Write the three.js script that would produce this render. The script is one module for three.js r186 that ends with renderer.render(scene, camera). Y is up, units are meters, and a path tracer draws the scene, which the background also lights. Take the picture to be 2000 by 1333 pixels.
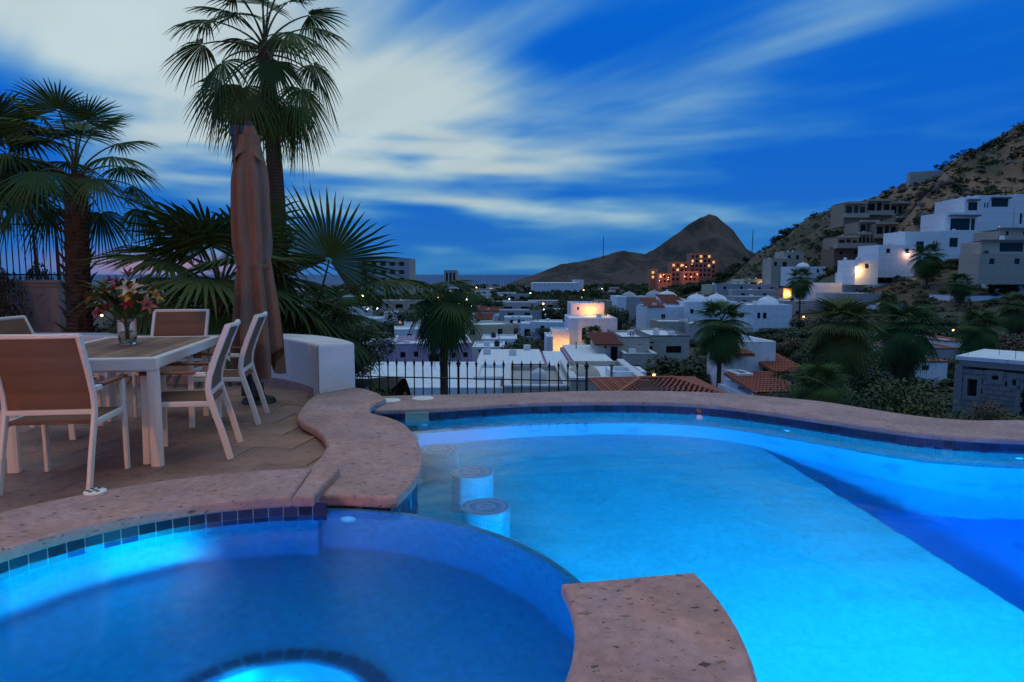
import * as THREE from 'three';
import { mergeGeometries } from 'three/addons/utils/BufferGeometryUtils.js';
import { RoundedBoxGeometry } from 'three/addons/geometries/RoundedBoxGeometry.js';

// ---------------------------------------------------------------- camera
const scene = new THREE.Scene();
const FPX = 1333, PITCH = Math.atan(130 / FPX), EYE = 1.28;      // the photograph: 2000 x 1333 pixels, horizon at row 537
const camera = new THREE.PerspectiveCamera(2 * Math.atan(666.5 / FPX) * 180 / Math.PI, 2000 / 1333, 0.05, 60000);
camera.position.set(0, EYE, 0); camera.rotation.x = -PITCH; scene.add(camera);
const renderer = new THREE.WebGLRenderer({ antialias: true });
renderer.toneMapping = THREE.LinearToneMapping; renderer.toneMappingExposure = 1.15;
renderer.shadowMap.enabled = true; renderer.shadowMap.type = THREE.PCFSoftShadowMap;

// ---------------------------------------------------------------- small maths
function rng(seed) { let s = seed >>> 0; return () => { s = (s + 0x6D2B79F5) >>> 0; let t = s; t = Math.imul(t ^ (t >>> 15), t | 1); t ^= t + Math.imul(t ^ (t >>> 7), t | 61); return ((t ^ (t >>> 14)) >>> 0) / 4294967296; }; }
const clamp = (x, a = 0, b = 1) => Math.min(b, Math.max(a, x)), lerp = (a, b, t) => a + (b - a) * t;
const sst = (a, b, x) => { const t = clamp((x - a) / (b - a)); return t * t * (3 - 2 * t); };
const h2 = (x, y, s = 0) => { let n = Math.imul(x, 374761393) + Math.imul(y, 668265263) + Math.imul(s, 1274126177); n = Math.imul(n ^ (n >>> 13), 1274126177); return ((n ^ (n >>> 16)) >>> 0) / 4294967296; };
function vn(x, y, s = 0, per = 0) {
  const xi = Math.floor(x), yi = Math.floor(y), fx = x - xi, fy = y - yi, u = fx * fx * (3 - 2 * fx), v = fy * fy * (3 - 2 * fy);
  const m = per ? (a) => ((a % per) + per) % per : (a) => a;
  return lerp(lerp(h2(m(xi), m(yi), s), h2(m(xi + 1), m(yi), s), u), lerp(h2(m(xi), m(yi + 1), s), h2(m(xi + 1), m(yi + 1), s), u), v);
}
function fbm(x, y, o = 4, s = 0, per = 0) { let a = 0.5, t = 0, n = 0; for (let i = 0; i < o; i++) { t += a * vn(x, y, s + i * 17, per); n += a; a *= 0.5; x *= 2; y *= 2; per *= 2; } return t / n; }
const V3 = (x, y, z) => new THREE.Vector3(x, y, z);
const cP = Math.cos(PITCH), sP = Math.sin(PITCH);
function ray(px, py) { const u = (px - 1000) / FPX, v = -(py - 666.5) / FPX; return V3(u, v * cP - sP, -(cP + v * sP)); }
function at(px, py, Y) { const r = ray(px, py); return V3(0, EYE, 0).addScaledVector(r, (Y - EYE) / r.y); }   // where that direction meets the level Y
function dp(px, py, d) { return V3(0, EYE, 0).addScaledVector(ray(px, py), d); }                              // a point at that distance from the viewer

// ---------------------------------------------------------------- sky: dusk air with streaks of high cloud
{
  const W = 2048, Hh = 1024, data = new Float32Array(W * Hh * 4), A0 = -0.72, ca = Math.cos(A0), sa = Math.sin(A0);
  const blobs = [ // azimuth, height (degrees), widths along and across, tilt, amount of cloud
    [-19, 17, 16, 8.5, 0, 0.80], [-22, 9.5, 9, 4, 0, 0.42], [-5, 13.2, 10, 4.2, 16, 0.40], [-12, 9.3, 9, 1.25, 0, 0.62], [-3.5, 5.7, 6.5, 0.85, -4, 0.52], [10, 12.5, 15, 2.8, 16, 0.13], [3, 9, 14, 1.5, 7, 0.26],
    [10, 7.2, 9, 0.9, 4, 0.16], [11, 4.6, 9, 0.8, 0, 0.18], [3.5, 17.6, 7.5, 1.7, 12, -0.42], [22, 17, 16, 1.8, 22, 0.18], [28, 22, 14, 1.6, 20, 0.14], [-36, 9, 8, 7, 0, -0.35], [-37, 19, 12, 4.5, -10, 0.55], [-9, 7.4, 9, 0.9, 0, -0.2], [30, 9, 12, 6, 0, -0.12]];
  for (let j = 0; j < Hh; j++) {
    const el = ((j + 0.5) / Hh - 0.5) * Math.PI, y = Math.sin(el), c = Math.cos(el), eD = el * 180 / Math.PI;
    if (eD < -1) { for (let i = 0; i < W; i++) data.set([0.03, 0.10, 0.26, 1], (j * W + i) * 4); continue; }
    for (let i = 0; i < W; i++) {
      const th = ((i + 0.5) / W - 0.5) * 2 * Math.PI, x = Math.cos(th) * c, z = Math.sin(th) * c, k = (j * W + i) * 4;
      const aD = Math.atan2(x, -z) * 180 / Math.PI, up = Math.max(y, 0);
      const q = 1 / (up + 0.10), X = x * q, Z = -z * q, a = X * ca - Z * sa, b = X * sa + Z * ca;
      const wob = fbm(a * 0.4 + 9, b * 0.25 + 3, 3, 5) * 1.6;
      const n1 = fbm(a * 1.1 + wob, b * 0.32 + 11, 4, 21), n2 = fbm(a * 4.2 + wob * 2, b * 0.7 + 5, 4, 51), n3 = fbm(a * 1.8 + 30 + wob, b * 1.2, 5, 71), n4 = fbm(a * 9 + wob * 3, b * 0.9 + 2, 4, 77);
      const lowB = sst(17, 7, eD), hz = aD * 0.045 + 0.6 * fbm(aD * 0.05, eD * 0.12, 3, 14), n5 = fbm(hz * 2.2 + 50, eD * 0.42 + aD * 0.012, 4, 15), n6 = fbm(hz * 3 + 80, eD * 1.5 + aD * 0.03, 4, 16);
      const win = sst(60, 42, Math.abs(aD)) * sst(44, 27, eD);
      let cov = lerp(0.05 + 0.65 * sst(0.35, 0.75, fbm(a * 0.5 + 2, b * 0.3 + 7, 3, 81)), 0.15, win);
      for (const [ba, be, wa, we, ti, am] of blobs) { let da = aD - ba; if (da > 180) da -= 360; if (da < -180) da += 360; const de = eD - be, ct = Math.cos(ti * Math.PI / 180), st = Math.sin(ti * Math.PI / 180); const p = (da * ct + de * st) / wa, r = (de * ct - da * st) / we; cov += am * Math.exp(-p * p - r * r); }
      let cl = clamp(cov); cl = sst(0.02, 1.0, cl + lerp((n1 - 0.5) * 0.6 + (n2 - 0.5) * 0.6 + (n3 - 0.5) * 0.8 + (n4 - 0.5) * 0.45, (n5 - 0.5) * 1.3 + (n6 - 0.5) * 0.9 + (n3 - 0.5) * 0.3, lowB) * (0.35 + cl * 0.75)) ; cl = clamp(cl);
      const hor = Math.exp(-up * 9);
      let r = lerp(0.001, 0.022, hor), g = lerp(0.100, 0.145, hor), bl = lerp(0.54, 0.42, hor);
      
      const tone = 0.74 + 0.30 * n3 + 0.16 * n1 + 0.12 * n4;
      const thin = cl ** 1.5;
      r = lerp(r, 0.40 * tone, thin); g = lerp(g, 0.495 * tone, cl); bl = lerp(bl, 0.53 * tone, thin);
      let da = aD + 27; const glow = Math.exp(-((da / 6.5) ** 2) - ((eD - 0.7) / 0.9) ** 2) * 0.5;
      r = lerp(r, 0.55, glow); g = lerp(g, 0.24, glow); bl = lerp(bl, 0.18, glow);
      data[k] = r; data[k + 1] = g; data[k + 2] = bl; data[k + 3] = 1;
    }
  }
  const sky = new THREE.DataTexture(data, W, Hh, THREE.RGBAFormat, THREE.FloatType);
  sky.mapping = THREE.EquirectangularReflectionMapping; sky.magFilter = sky.minFilter = THREE.LinearFilter; sky.wrapS = THREE.RepeatWrapping; sky.needsUpdate = true;
  scene.background = sky; scene.environment = sky;
}
// the last light of the west, through the bright cloud
const sun = new THREE.DirectionalLight(0xfff4ea, 0.36);
sun.position.set(-18, 92, -36); sun.shadow.radius = 100; sun.castShadow = true; sun.shadow.mapSize.set(2048, 2048);
Object.assign(sun.shadow.camera, { left: -60, right: 60, top: 60, bottom: -60, near: 1, far: 260 });
scene.add(sun); scene.add(sun.target);

// ---------------------------------------------------------------- objects, parts, names
const taken = {};
const numbered = (n) => { const k = taken[n] = (taken[n] ?? -1) + 1; return k ? n + '_' + String(k).padStart(3, '0') : n; };
function tag(o, label, category, group, kind) { if (label) o.userData.label = label; if (category) o.userData.category = category; if (group) o.userData.group = group; if (kind) o.userData.kind = kind; return o; }
function thing(name, label, category, p = [0, 0, 0], turn = 0, group) {
  const o = new THREE.Group(); o.name = numbered(name); scene.add(o);
  if (p.isVector3) o.position.copy(p); else o.position.set(...p);
  o.rotation.y = turn; return tag(o, label, category, group);
}
function part(name, g, m, parent) { if (Array.isArray(g)) g = merge(g); const o = new THREE.Mesh(g, m); o.name = name; o.castShadow = o.receiveShadow = true; parent.add(o); return o; }
function solo(name, g, m, label, category, group, kind) { const o = part(numbered(name), g, m, scene); return tag(o, label, category, group, kind); }
function struct(name, g, m, label) { return solo(name, g, m, label, null, null, 'structure'); }
function copyOf(o, label) { const c = o.clone(); c.name = numbered(o.name.replace(/_\d{3}$/, '')); scene.add(c); if (label) c.userData = { ...o.userData, label }; return c; }
function merge(list) {
  list = list.map((g) => { g = g.index ? g.toNonIndexed() : g.clone(); for (const k of Object.keys(g.attributes)) if (!['position', 'normal', 'uv', 'color'].includes(k)) g.deleteAttribute(k); if (!g.attributes.normal) g.computeVertexNormals(); if (!g.attributes.uv) g.setAttribute('uv', new THREE.BufferAttribute(new Float32Array(g.attributes.position.count * 2), 2)); return g; });
  const anyC = list.some((g) => g.attributes.color);
  if (anyC) for (const g of list) if (!g.attributes.color) g.setAttribute('color', new THREE.BufferAttribute(new Float32Array(g.attributes.position.count * 3).fill(1), 3));
  return list.length === 1 ? list[0] : mergeGeometries(list);
}
// a box with uv in metres; c = bevel
function box(w, h, d, x = 0, y = 0, z = 0, c = 0) {
  const g = c ? new RoundedBoxGeometry(w, h, d, 2, Math.min(c, w / 2.01, h / 2.01, d / 2.01)) : new THREE.BoxGeometry(w, h, d);
  uvBox(g); return g.translate(x, y, z);
}
function uvBox(g, s = 1) {
  const p = g.attributes.position, n = g.attributes.normal, u = new Float32Array(p.count * 2);
  for (let i = 0; i < p.count; i++) {
    const ax = Math.abs(n.getX(i)), ay = Math.abs(n.getY(i)), az = Math.abs(n.getZ(i));
    if (ay >= ax && ay >= az) { u[i * 2] = p.getX(i) * s; u[i * 2 + 1] = p.getZ(i) * s; } else if (ax >= az) { u[i * 2] = p.getZ(i) * s; u[i * 2 + 1] = p.getY(i) * s; } else { u[i * 2] = p.getX(i) * s; u[i * 2 + 1] = p.getY(i) * s; }
  }
  g.setAttribute('uv', new THREE.BufferAttribute(u, 2)); return g;
}
function tube(pts, r, rs = 8, seg) { // pts: arrays or vectors; r: number or (t) => number
  const c = new THREE.CatmullRomCurve3(pts.map((p) => p.isVector3 ? p : V3(...p)), false, 'centripetal'), n = seg ?? Math.max(2, (pts.length - 1) * 6);
  const g = new THREE.TubeGeometry(c, n, 1, rs, false), p = g.attributes.position, f = typeof r === 'function' ? r : () => r;
  for (let i = 0; i <= n; i++) { const o = c.getPointAt(i / n), R = f(i / n); for (let j = 0; j <= rs; j++) { const k = i * (rs + 1) + j; p.setXYZ(k, o.x + (p.getX(k) - o.x) * R, o.y + (p.getY(k) - o.y) * R, o.z + (p.getZ(k) - o.z) * R); } }
  return g;
}
// a bar of rounded rectangular section swept along pts; w across, t along the normal 'up'
function bar(pts, w, t, up = [0, 0, 1], rad = 0.006) {
  const P = pts.map((p) => p.isVector3 ? p.clone() : V3(...p)), U = V3(...up), sec = [];
  const a = w / 2, b = t / 2, r = Math.min(rad, a * 0.9, b * 0.9);
  for (const [sx, sy, a0] of [[1, 1, 0], [-1, 1, 1], [-1, -1, 2], [1, -1, 3]]) for (const k of [0, 0.5, 1]) { const an = (a0 + k) * Math.PI / 2; sec.push([sx * (a - r) + Math.cos(an) * r, sy * (b - r) + Math.sin(an) * r]); }
  const m = sec.length, pos = [], idx = [];
  P.forEach((p, i) => {
    const T = P[Math.min(i + 1, P.length - 1)].clone().sub(P[Math.max(i - 1, 0)]).normalize(), S = T.clone().cross(U).normalize(), N = S.clone().cross(T).normalize();
    for (const [x, y] of sec) pos.push(p.x + S.x * x + N.x * y, p.y + S.y * x + N.y * y, p.z + S.z * x + N.z * y);
    if (i) for (let j = 0; j < m; j++) { const A = (i - 1) * m + j, B = (i - 1) * m + (j + 1) % m; idx.push(A, B, A + m, B, B + m, A + m); }
  });
  const L = (P.length - 1) * m; for (let j = 1; j < m - 1; j++) { idx.push(0, j + 1, j, L, L + j, L + j + 1); }
  const g = new THREE.BufferGeometry(); g.setAttribute('position', new THREE.Float32BufferAttribute(pos, 3)); g.setIndex(idx);
  const flat = g.toNonIndexed(); flat.computeVertexNormals();
  if (avgOut(flat, P) < 0) { const q = flat.attributes.position; for (let i = 0; i < q.count; i += 3) { const x = [q.getX(i), q.getY(i), q.getZ(i)]; q.setXYZ(i, q.getX(i + 1), q.getY(i + 1), q.getZ(i + 1)); q.setXYZ(i + 1, ...x); } flat.computeVertexNormals(); }
  return uvBox(flat);
}
function avgOut(g, P) { let s = 0; const p = g.attributes.position, n = g.attributes.normal, c = P[0]; const e = P[1]; const ax = e.clone().sub(c); const l = ax.lengthSq(); for (let i = 0; i < Math.min(p.count, 70); i++) { const v = V3(p.getX(i), p.getY(i), p.getZ(i)).sub(c); const t = v.dot(ax) / l; v.addScaledVector(ax, -t); s += v.x * n.getX(i) + v.y * n.getY(i) + v.z * n.getZ(i); } return s; }
// outline in (x, z) metres -> solid from y0 to y1 with rounded edges
function slab(pts, y0, y1, bev = 0.02, holes = []) {
  const sh = new THREE.Shape(pts.map(([x, z]) => new THREE.Vector2(x, -z)));
  for (const h of holes) sh.holes.push(new THREE.Path(h.map(([x, z]) => new THREE.Vector2(x, -z))));
  const g = new THREE.ExtrudeGeometry(sh, { depth: Math.max(1e-3, y1 - y0 - 2 * bev), bevelEnabled: bev > 0, bevelThickness: bev, bevelSize: bev, bevelOffset: -bev, bevelSegments: 4, curveSegments: 8 });
  g.rotateX(-Math.PI / 2).translate(0, y0 + bev, 0); return g;
}
// a smooth line through (x, z) points
function smooth(pts, n = 8) { const c = new THREE.CatmullRomCurve3(pts.map(([x, z]) => V3(x, 0, z)), false, 'centripetal'); return c.getPoints((pts.length - 1) * n).map((p) => [p.x, p.z]); }
function arc(c, r, a0, a1, n) { return Array.from({ length: n + 1 }, (_, i) => { const a = lerp(a0, a1, i / n) * Math.PI / 180; return [c[0] + r * Math.cos(a), c[1] + r * Math.sin(a)]; }); }
// an upright band along a line of (x, z), uv in metres
function band(pts, y0, y1, closed = false) {
  const P = closed ? [...pts, pts[0]] : pts, pos = [], uv = [], idx = []; let s = 0;
  P.forEach(([x, z], i) => { if (i) s += Math.hypot(x - P[i - 1][0], z - P[i - 1][1]); pos.push(x, y0, z, x, y1, z); uv.push(s, y0, s, y1); if (i) { const k = i * 2; idx.push(k - 2, k, k - 1, k, k + 1, k - 1); } });
  const g = new THREE.BufferGeometry(); g.setAttribute('position', new THREE.Float32BufferAttribute(pos, 3)); g.setAttribute('uv', new THREE.Float32BufferAttribute(uv, 2)); g.setIndex(idx); g.computeVertexNormals(); return g;
}
// points every 'step' along a line: [x, z, direction of the tangent]
function march(pts, step, from = 0, to = 1e9) {
  const out = []; let s = 0, next = from + step / 2;
  for (let i = 1; i < pts.length; i++) { const [x0, z0] = pts[i - 1], [x1, z1] = pts[i], l = Math.hypot(x1 - x0, z1 - z0); while (next <= s + l && next < to) { const t = (next - s) / l; out.push([lerp(x0, x1, t), lerp(z0, z1, t), Math.atan2(-(z1 - z0), x1 - x0)]); next += step; } s += l; }
  return out;
}

// ---------------------------------------------------------------- textures and materials
function tex(n, fn, srgb = true, rep = 1) { // fn(u, v, i, j) -> [r, g, b] 0..1 (srgb) ; covers 1/rep metres
  const d = new Uint8Array(n * n * 4);
  for (let j = 0; j < n; j++) for (let i = 0; i < n; i++) { const c = fn(i / n, j / n, i, j), k = (j * n + i) * 4; d[k] = clamp(c[0]) * 255; d[k + 1] = clamp(c[1]) * 255; d[k + 2] = clamp(c[2]) * 255; d[k + 3] = 255; }
  const t = new THREE.DataTexture(d, n, n); t.wrapS = t.wrapT = THREE.RepeatWrapping; t.magFilter = THREE.LinearFilter; t.minFilter = THREE.LinearMipmapLinearFilter; t.generateMipmaps = true; t.repeat.set(rep, rep); if (srgb) t.colorSpace = THREE.SRGBColorSpace; t.needsUpdate = true; return t;
}
const M = (o) => new THREE.MeshStandardMaterial(o), MP = (o) => new THREE.MeshPhysicalMaterial(o);
const lin = (r, g, b) => new THREE.Color().setRGB(r, g, b);
// quarried volcanic stone: pale rose ground, dark pumice flecks, grey and rusty inclusions
function stoneTexture(seed, size, base, fleckN) {
  const n = 1024, R = rng(seed), col = new Float32Array(n * n * 3), hgt = new Float32Array(n * n);
  for (let j = 0; j < n; j++) for (let i = 0; i < n; i++) {
    const u = i / n, v = j / n, k = j * n + i, a = fbm(u * 6, v * 6, 4, seed, 6) - 0.5, b = fbm(u * 48, v * 48, 3, seed + 5, 48) - 0.5, c = h2(i, j, seed) - 0.5, e = fbm(u * 10, v * 10, 3, seed + 9, 10) - 0.5;
    const t = 1 + a * 0.32 + b * 0.22 + c * 0.10;
    col[k * 3] = base[0] * t * (1 + e * 0.10); col[k * 3 + 1] = base[1] * t; col[k * 3 + 2] = base[2] * t * (1 - e * 0.14); hgt[k] = 0.75 + b * 0.2 + c * 0.12;
  }
  const kinds = [[[0.20, 0.16, 0.17], 0.55, -0.5], [[0.33, 0.33, 0.36], 0.12, -0.1], [[0.50, 0.29, 0.17], 0.13, -0.2], [[0.62, 0.54, 0.50], 0.12, 0], [[0.13, 0.10, 0.11], 0.08, -0.7]];
  for (let f = 0; f < fleckN; f++) {
    let p = R(), kd = kinds[0]; for (const q of kinds) { if ((p -= q[1]) < 0) { kd = q; break; } }
    const big = R() ** 14, L = (0.002 + 0.019 * big + 0.0035 * R() ** 2) / size * n, wd = L * (0.25 + 0.4 * R()), an = (R() - 0.5) * 1.3, cx = R() * n, cy = R() * n, ca = Math.cos(an), sa = Math.sin(an), str = 0.3 + 0.5 * R();
    for (let y = -Math.ceil(L); y <= L; y++) for (let x = -Math.ceil(L); x <= L; x++) {
      const X = (x * ca + y * sa) / L, Y = (-x * sa + y * ca) / wd, w = Math.sqrt(X * X + Y * Y) + (vn(x * 0.35 + f * 7, y * 0.35, seed) - 0.5) * 0.9; if (w > 1) continue;
      const k = (((cy + y | 0) + n) % n) * n + ((cx + x | 0) + n) % n, m = str * sst(1, 0.55, w);
      for (let c = 0; c < 3; c++) col[k * 3 + c] = lerp(col[k * 3 + c], kd[0][c], m); hgt[k] += kd[2] * m;
    }
  }
  const g = (i, j) => j * n + i;
  return { map: tex(n, (u, v, i, j) => [col[g(i, j) * 3], col[g(i, j) * 3 + 1], col[g(i, j) * 3 + 2]], true, 1 / size), bumpMap: tex(n, (u, v, i, j) => { const h = hgt[g(i, j)]; return [h, h, h]; }, false, 1 / size) };
}
const stoneA = stoneTexture(3, 1.6, [0.66, 0.535, 0.51], 5600), stoneB = stoneTexture(8, 2.2, [0.60, 0.50, 0.45], 3000);
const mat = {};
mat.coping = M({ ...stoneA, bumpScale: 0.004, roughness: 0.72 });
mat.pavers = [0, 1, 2].map((k) => M({ ...stoneB, color: lin(...[[0.80, 0.72, 0.67], [0.75, 0.68, 0.63], [0.84, 0.77, 0.72]][k]), bumpScale: 0.004, roughness: 0.62 }));
mat.grout = M({ color: lin(0.16, 0.13, 0.12), roughness: 0.95 });
const plasterBump = tex(512, (u, v) => { const h = 0.6 * fbm(u * 7, v * 7, 4, 2, 7) + 0.4 * fbm(u * 40, v * 40, 3, 4, 40); return [h, h, h]; }, false, 0.6);
const plasterTone = tex(512, (u, v) => { const h = 0.88 + 0.12 * fbm(u * 5, v * 5, 5, 33, 5) - 0.10 * sst(0.62, 0.8, fbm(u * 16, v * 3, 3, 35, 1) * 0 + fbm(u * 9, v * 9, 4, 36, 9)); return [h, h, h]; }, true, 0.35);
mat.plaster = M({ color: lin(0.80, 0.77, 0.77), map: plasterTone, bumpMap: plasterBump, bumpScale: 0.006, roughness: 0.9 });
mat.navy = MP({ color: lin(0.006, 0.014, 0.075), roughness: 0.5, clearcoat: 0.1, clearcoatRoughness: 0.4 });
mat.navy2 = MP({ color: lin(0.005, 0.010, 0.050), roughness: 0.16, clearcoat: 0.6, clearcoatRoughness: 0.08 });
mat.navy3 = MP({ color: lin(0.007, 0.015, 0.075), roughness: 0.25, clearcoat: 0.6, clearcoatRoughness: 0.06 });
mat.darkGrout = M({ color: lin(0.10, 0.11, 0.12), roughness: 0.9 });
mat.tileGrout = M({ color: lin(0.42, 0.47, 0.47), roughness: 0.9 });
// glass mosaic of 25 mm squares: 20 x 20 pieces in half a metre
const mosaic = (cols, seed, gr = [0.66, 0.76, 0.78]) => tex(640, (u, v) => {
  const i = Math.floor(u * 20), j = Math.floor(v * 20), fu = u * 20 - i, fv = v * 20 - j, e = Math.min(fu, 1 - fu, fv, 1 - fv);
  const c = cols[Math.floor(h2(i, j, seed) * cols.length)], t = 0.92 + 0.16 * h2(i, j, seed + 3), g = sst(0.035, 0.075, e);
  return [lerp(gr[0], c[0] * t, g), lerp(gr[1], c[1] * t, g), lerp(gr[2], c[2] * t, g)];
}, true, 2);
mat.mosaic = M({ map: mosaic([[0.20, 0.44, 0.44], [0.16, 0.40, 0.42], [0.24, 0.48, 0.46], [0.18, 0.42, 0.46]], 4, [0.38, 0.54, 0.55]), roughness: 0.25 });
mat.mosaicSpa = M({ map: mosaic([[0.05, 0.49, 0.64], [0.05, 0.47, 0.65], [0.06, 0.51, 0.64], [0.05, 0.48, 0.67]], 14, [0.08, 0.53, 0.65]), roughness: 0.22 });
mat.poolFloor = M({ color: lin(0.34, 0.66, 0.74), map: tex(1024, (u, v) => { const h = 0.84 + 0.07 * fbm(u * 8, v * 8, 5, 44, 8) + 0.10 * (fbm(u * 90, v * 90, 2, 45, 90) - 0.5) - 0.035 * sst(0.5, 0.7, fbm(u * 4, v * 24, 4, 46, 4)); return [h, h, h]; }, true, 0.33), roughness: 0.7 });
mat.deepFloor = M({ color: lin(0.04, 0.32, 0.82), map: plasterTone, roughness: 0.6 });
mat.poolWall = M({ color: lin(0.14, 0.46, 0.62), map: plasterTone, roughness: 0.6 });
mat.stoolSide = M({ map: mosaic([[0.50, 0.66, 0.68], [0.46, 0.64, 0.68], [0.54, 0.68, 0.70]], 24, [0.42, 0.58, 0.62]), roughness: 0.3 });
mat.stoolTop = M({ color: lin(0.20, 0.26, 0.50), roughness: 0.3 });
mat.stoolTile = [lin(0.20, 0.22, 0.50), lin(0.42, 0.40, 0.60), lin(0.26, 0.32, 0.58)].map((c) => M({ color: c, roughness: 0.25 }));
mat.white = M({ color: lin(0.78, 0.78, 0.76), roughness: 0.45 });
mat.fitting = M({ color: lin(0.8, 0.82, 0.8), roughness: 0.35 });
mat.black = M({ color: lin(0.012, 0.012, 0.013), roughness: 0.5 });
mat.soil = M({ color: lin(0.05, 0.038, 0.028), roughness: 1, bumpMap: plasterBump, bumpScale: 0.06 });
mat.salmon = M({ color: lin(0.50, 0.24, 0.18), map: plasterTone, roughness: 0.9, bumpMap: plasterBump, bumpScale: 0.02 });
const ripple = tex(512, (u, v) => { const h = 0.5 * fbm(u * 5, v * 5, 3, 61, 5) + 0.5 * fbm(u * 11, v * 11, 3, 63, 11); return [h, h, h]; }, false, 0.4);
const waterOf = (o) => MP({ color: 0xffffff, roughness: 0.06, transmission: 1, thickness: 1, ior: 1.33, bumpMap: ripple, bumpScale: 0.006, ...o });
mat.poolWater = waterOf({ attenuationColor: lin(0.10, 0.80, 0.98), attenuationDistance: 2.8 });
mat.spaWater = waterOf({ roughness: 0.16,  attenuationColor: lin(0.10, 0.80, 0.97), attenuationDistance: 1.3 });

// ---------------------------------------------------------------- the spa: a circle that spills into the pool
const SC = [-1.04, -2.24], SPA_IN = 1.25, SPA_OUT = 1.79, WEIR = 1.42, WATER_SPA = 0, WATER = -0.37, COPE = -0.24, BAR = 0.07, SPA_TOP = 0.12;
const LIP0 = -11, LIP1 = -90;                                        // the coping is open between these two directions
const tileG = new RoundedBoxGeometry(0.0725, 0.0725, 0.012, 1, 0.003);
function tiles(name, pts, yTop, rows, parent, from, to, out, mats = [mat.navy, mat.navy2, mat.navy], step = 0.0765) { // out: +1 puts the tiles to the left of the line's direction
  march(pts, step, from, to).forEach(([x, z, a], i) => { for (let r = 0; r < rows; r++) {
    const m = part(name, tileG, mats[Math.floor(h2(i, r, 5) * mats.length)], parent), nx = Math.sin(a) * out, nz = Math.cos(a) * out;
    m.position.set(x + nx * 0.003, yTop - step * (r + 0.5), z + nz * 0.003); m.rotation.set((h2(i, r, 7) - 0.5) * 0.02, a + (h2(i, r, 8) - 0.5) * 0.02, 0);
  } });
}
{
  const spa = new THREE.Group(); spa.name = 'spa'; scene.add(spa); tag(spa, 'round raised spa basin spilling over its rim into the pool', null, null, 'structure');
  const full = (r, n = 120) => arc(SC, r, 0, 360, n).slice(0, -1);
  const under = arc(SC, SPA_IN + 0.05, LIP0, 270, 90);               // wall above the water under the coping
  part('upper_wall', band(under, -0.012, 0.075), mat.tileGrout, spa);
  const hole = [...arc(SC, SPA_IN + 0.05, LIP0, 270, 90), ...arc(SC, WEIR - 0.035, 270, 360 + LIP0, 40)];
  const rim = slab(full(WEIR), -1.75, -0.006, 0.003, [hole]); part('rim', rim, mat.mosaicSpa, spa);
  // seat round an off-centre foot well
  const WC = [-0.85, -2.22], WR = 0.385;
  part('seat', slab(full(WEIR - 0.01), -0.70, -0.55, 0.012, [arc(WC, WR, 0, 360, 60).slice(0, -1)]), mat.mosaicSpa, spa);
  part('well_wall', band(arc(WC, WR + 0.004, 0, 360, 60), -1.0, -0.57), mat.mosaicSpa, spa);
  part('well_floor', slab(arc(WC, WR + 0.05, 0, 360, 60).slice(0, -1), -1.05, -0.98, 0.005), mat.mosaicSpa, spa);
  for (let k = 0; k < 34; k++) { const a = k / 34 * Math.PI * 2, m = part('trim_tile', tileG, [mat.navy, mat.navy3][k % 2], spa); m.position.set(WC[0] + Math.cos(a) * (WR + 0.045), -0.5475, WC[1] + Math.sin(a) * (WR + 0.045)); m.rotation.set(-Math.PI / 2, 0, -a + Math.PI / 2, 'YXZ'); m.rotation.set(-Math.PI / 2, 0, Math.PI / 2 - a); }
  tiles('waterline_tile', arc(SC, SPA_IN + 0.05, LIP0, 272, 90), 0.071, 2, spa, 0, 1e9, -1);
  for (const [a, y, jr] of [[-84, -0.14, WEIR - 0.035], [1, -0.16, SPA_IN + 0.05]]) { // return jets in the wall
    const t = a * Math.PI / 180, m = part('jet_fitting', new THREE.LatheGeometry([[0, 0.03], [0.012, 0.03], [0.016, 0.018], [0.034, 0.015], [0.042, 0.006], [0.042, 0]].map(([x, y2]) => new THREE.Vector2(x, y2)), 24), mat.fitting, spa);
    m.position.set(SC[0] + Math.cos(t) * jr, y, SC[1] + Math.sin(t) * jr); m.rotation.set(Math.PI / 2, 0, 0); m.lookAt(SC[0], y, SC[1]); m.rotateX(Math.PI / 2);
  }
  const wg = slab(full(WEIR + 0.012, 160), -1.12, WATER_SPA, 0.02); uvBox(wg);
  tag(part('spa_water', wg, mat.spaWater, scene), 'still blue water filling the raised round spa', null, null, 'structure');
  // its lamp, low in the foot well
  const lx = -0.60, lz = -1.945, ly = -0.585, L = thing('spa_lamp', 'round underwater lamp set in the foot well of the spa', 'lamp', [lx, ly, lz]);
  part('housing', new THREE.CylinderGeometry(0.075, 0.085, 0.05, 24).rotateX(Math.PI / 2).translate(0, 0, 0.035), mat.fitting, L);
  part('lens', new THREE.SphereGeometry(0.062, 20, 12), M({ color: 0xffffff, emissive: lin(0.25, 0.9, 1), emissiveIntensity: 4 }), L); L.lookAt(-2.2, ly, -3.2); L.rotateY(Math.PI);
  const pl = new THREE.SpotLight(lin(0.0, 1, 0.92), 190, 0, 0.72, 1.0); pl.position.set(lx, ly, lz); pl.target.position.set(-2.4, -0.45, -2.55); pl.castShadow = true; pl.shadow.radius = 2; scene.add(pl, pl.target);
  const fx = WC[0] - 0.06, fy = -0.80, fz = WC[1] - WR + 0.07, L2 = thing('spa_lamp', 'round underwater lamp under the edge of the spa seat', 'lamp', [fx, fy, fz]);
  part('housing', new THREE.CylinderGeometry(0.075, 0.085, 0.05, 24).rotateX(Math.PI / 2).translate(0, 0, -0.04), mat.fitting, L2); part('lens', new THREE.SphereGeometry(0.06, 20, 12), M({ color: 0xffffff, emissive: lin(0.05, 0.75, 1), emissiveIntensity: 3 }), L2);
  const fill = new THREE.PointLight(lin(0.0, 0.60, 1), 8); fill.position.set(fx, fy, fz); fill.castShadow = true; fill.shadow.radius = 2; scene.add(fill);
}
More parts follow.
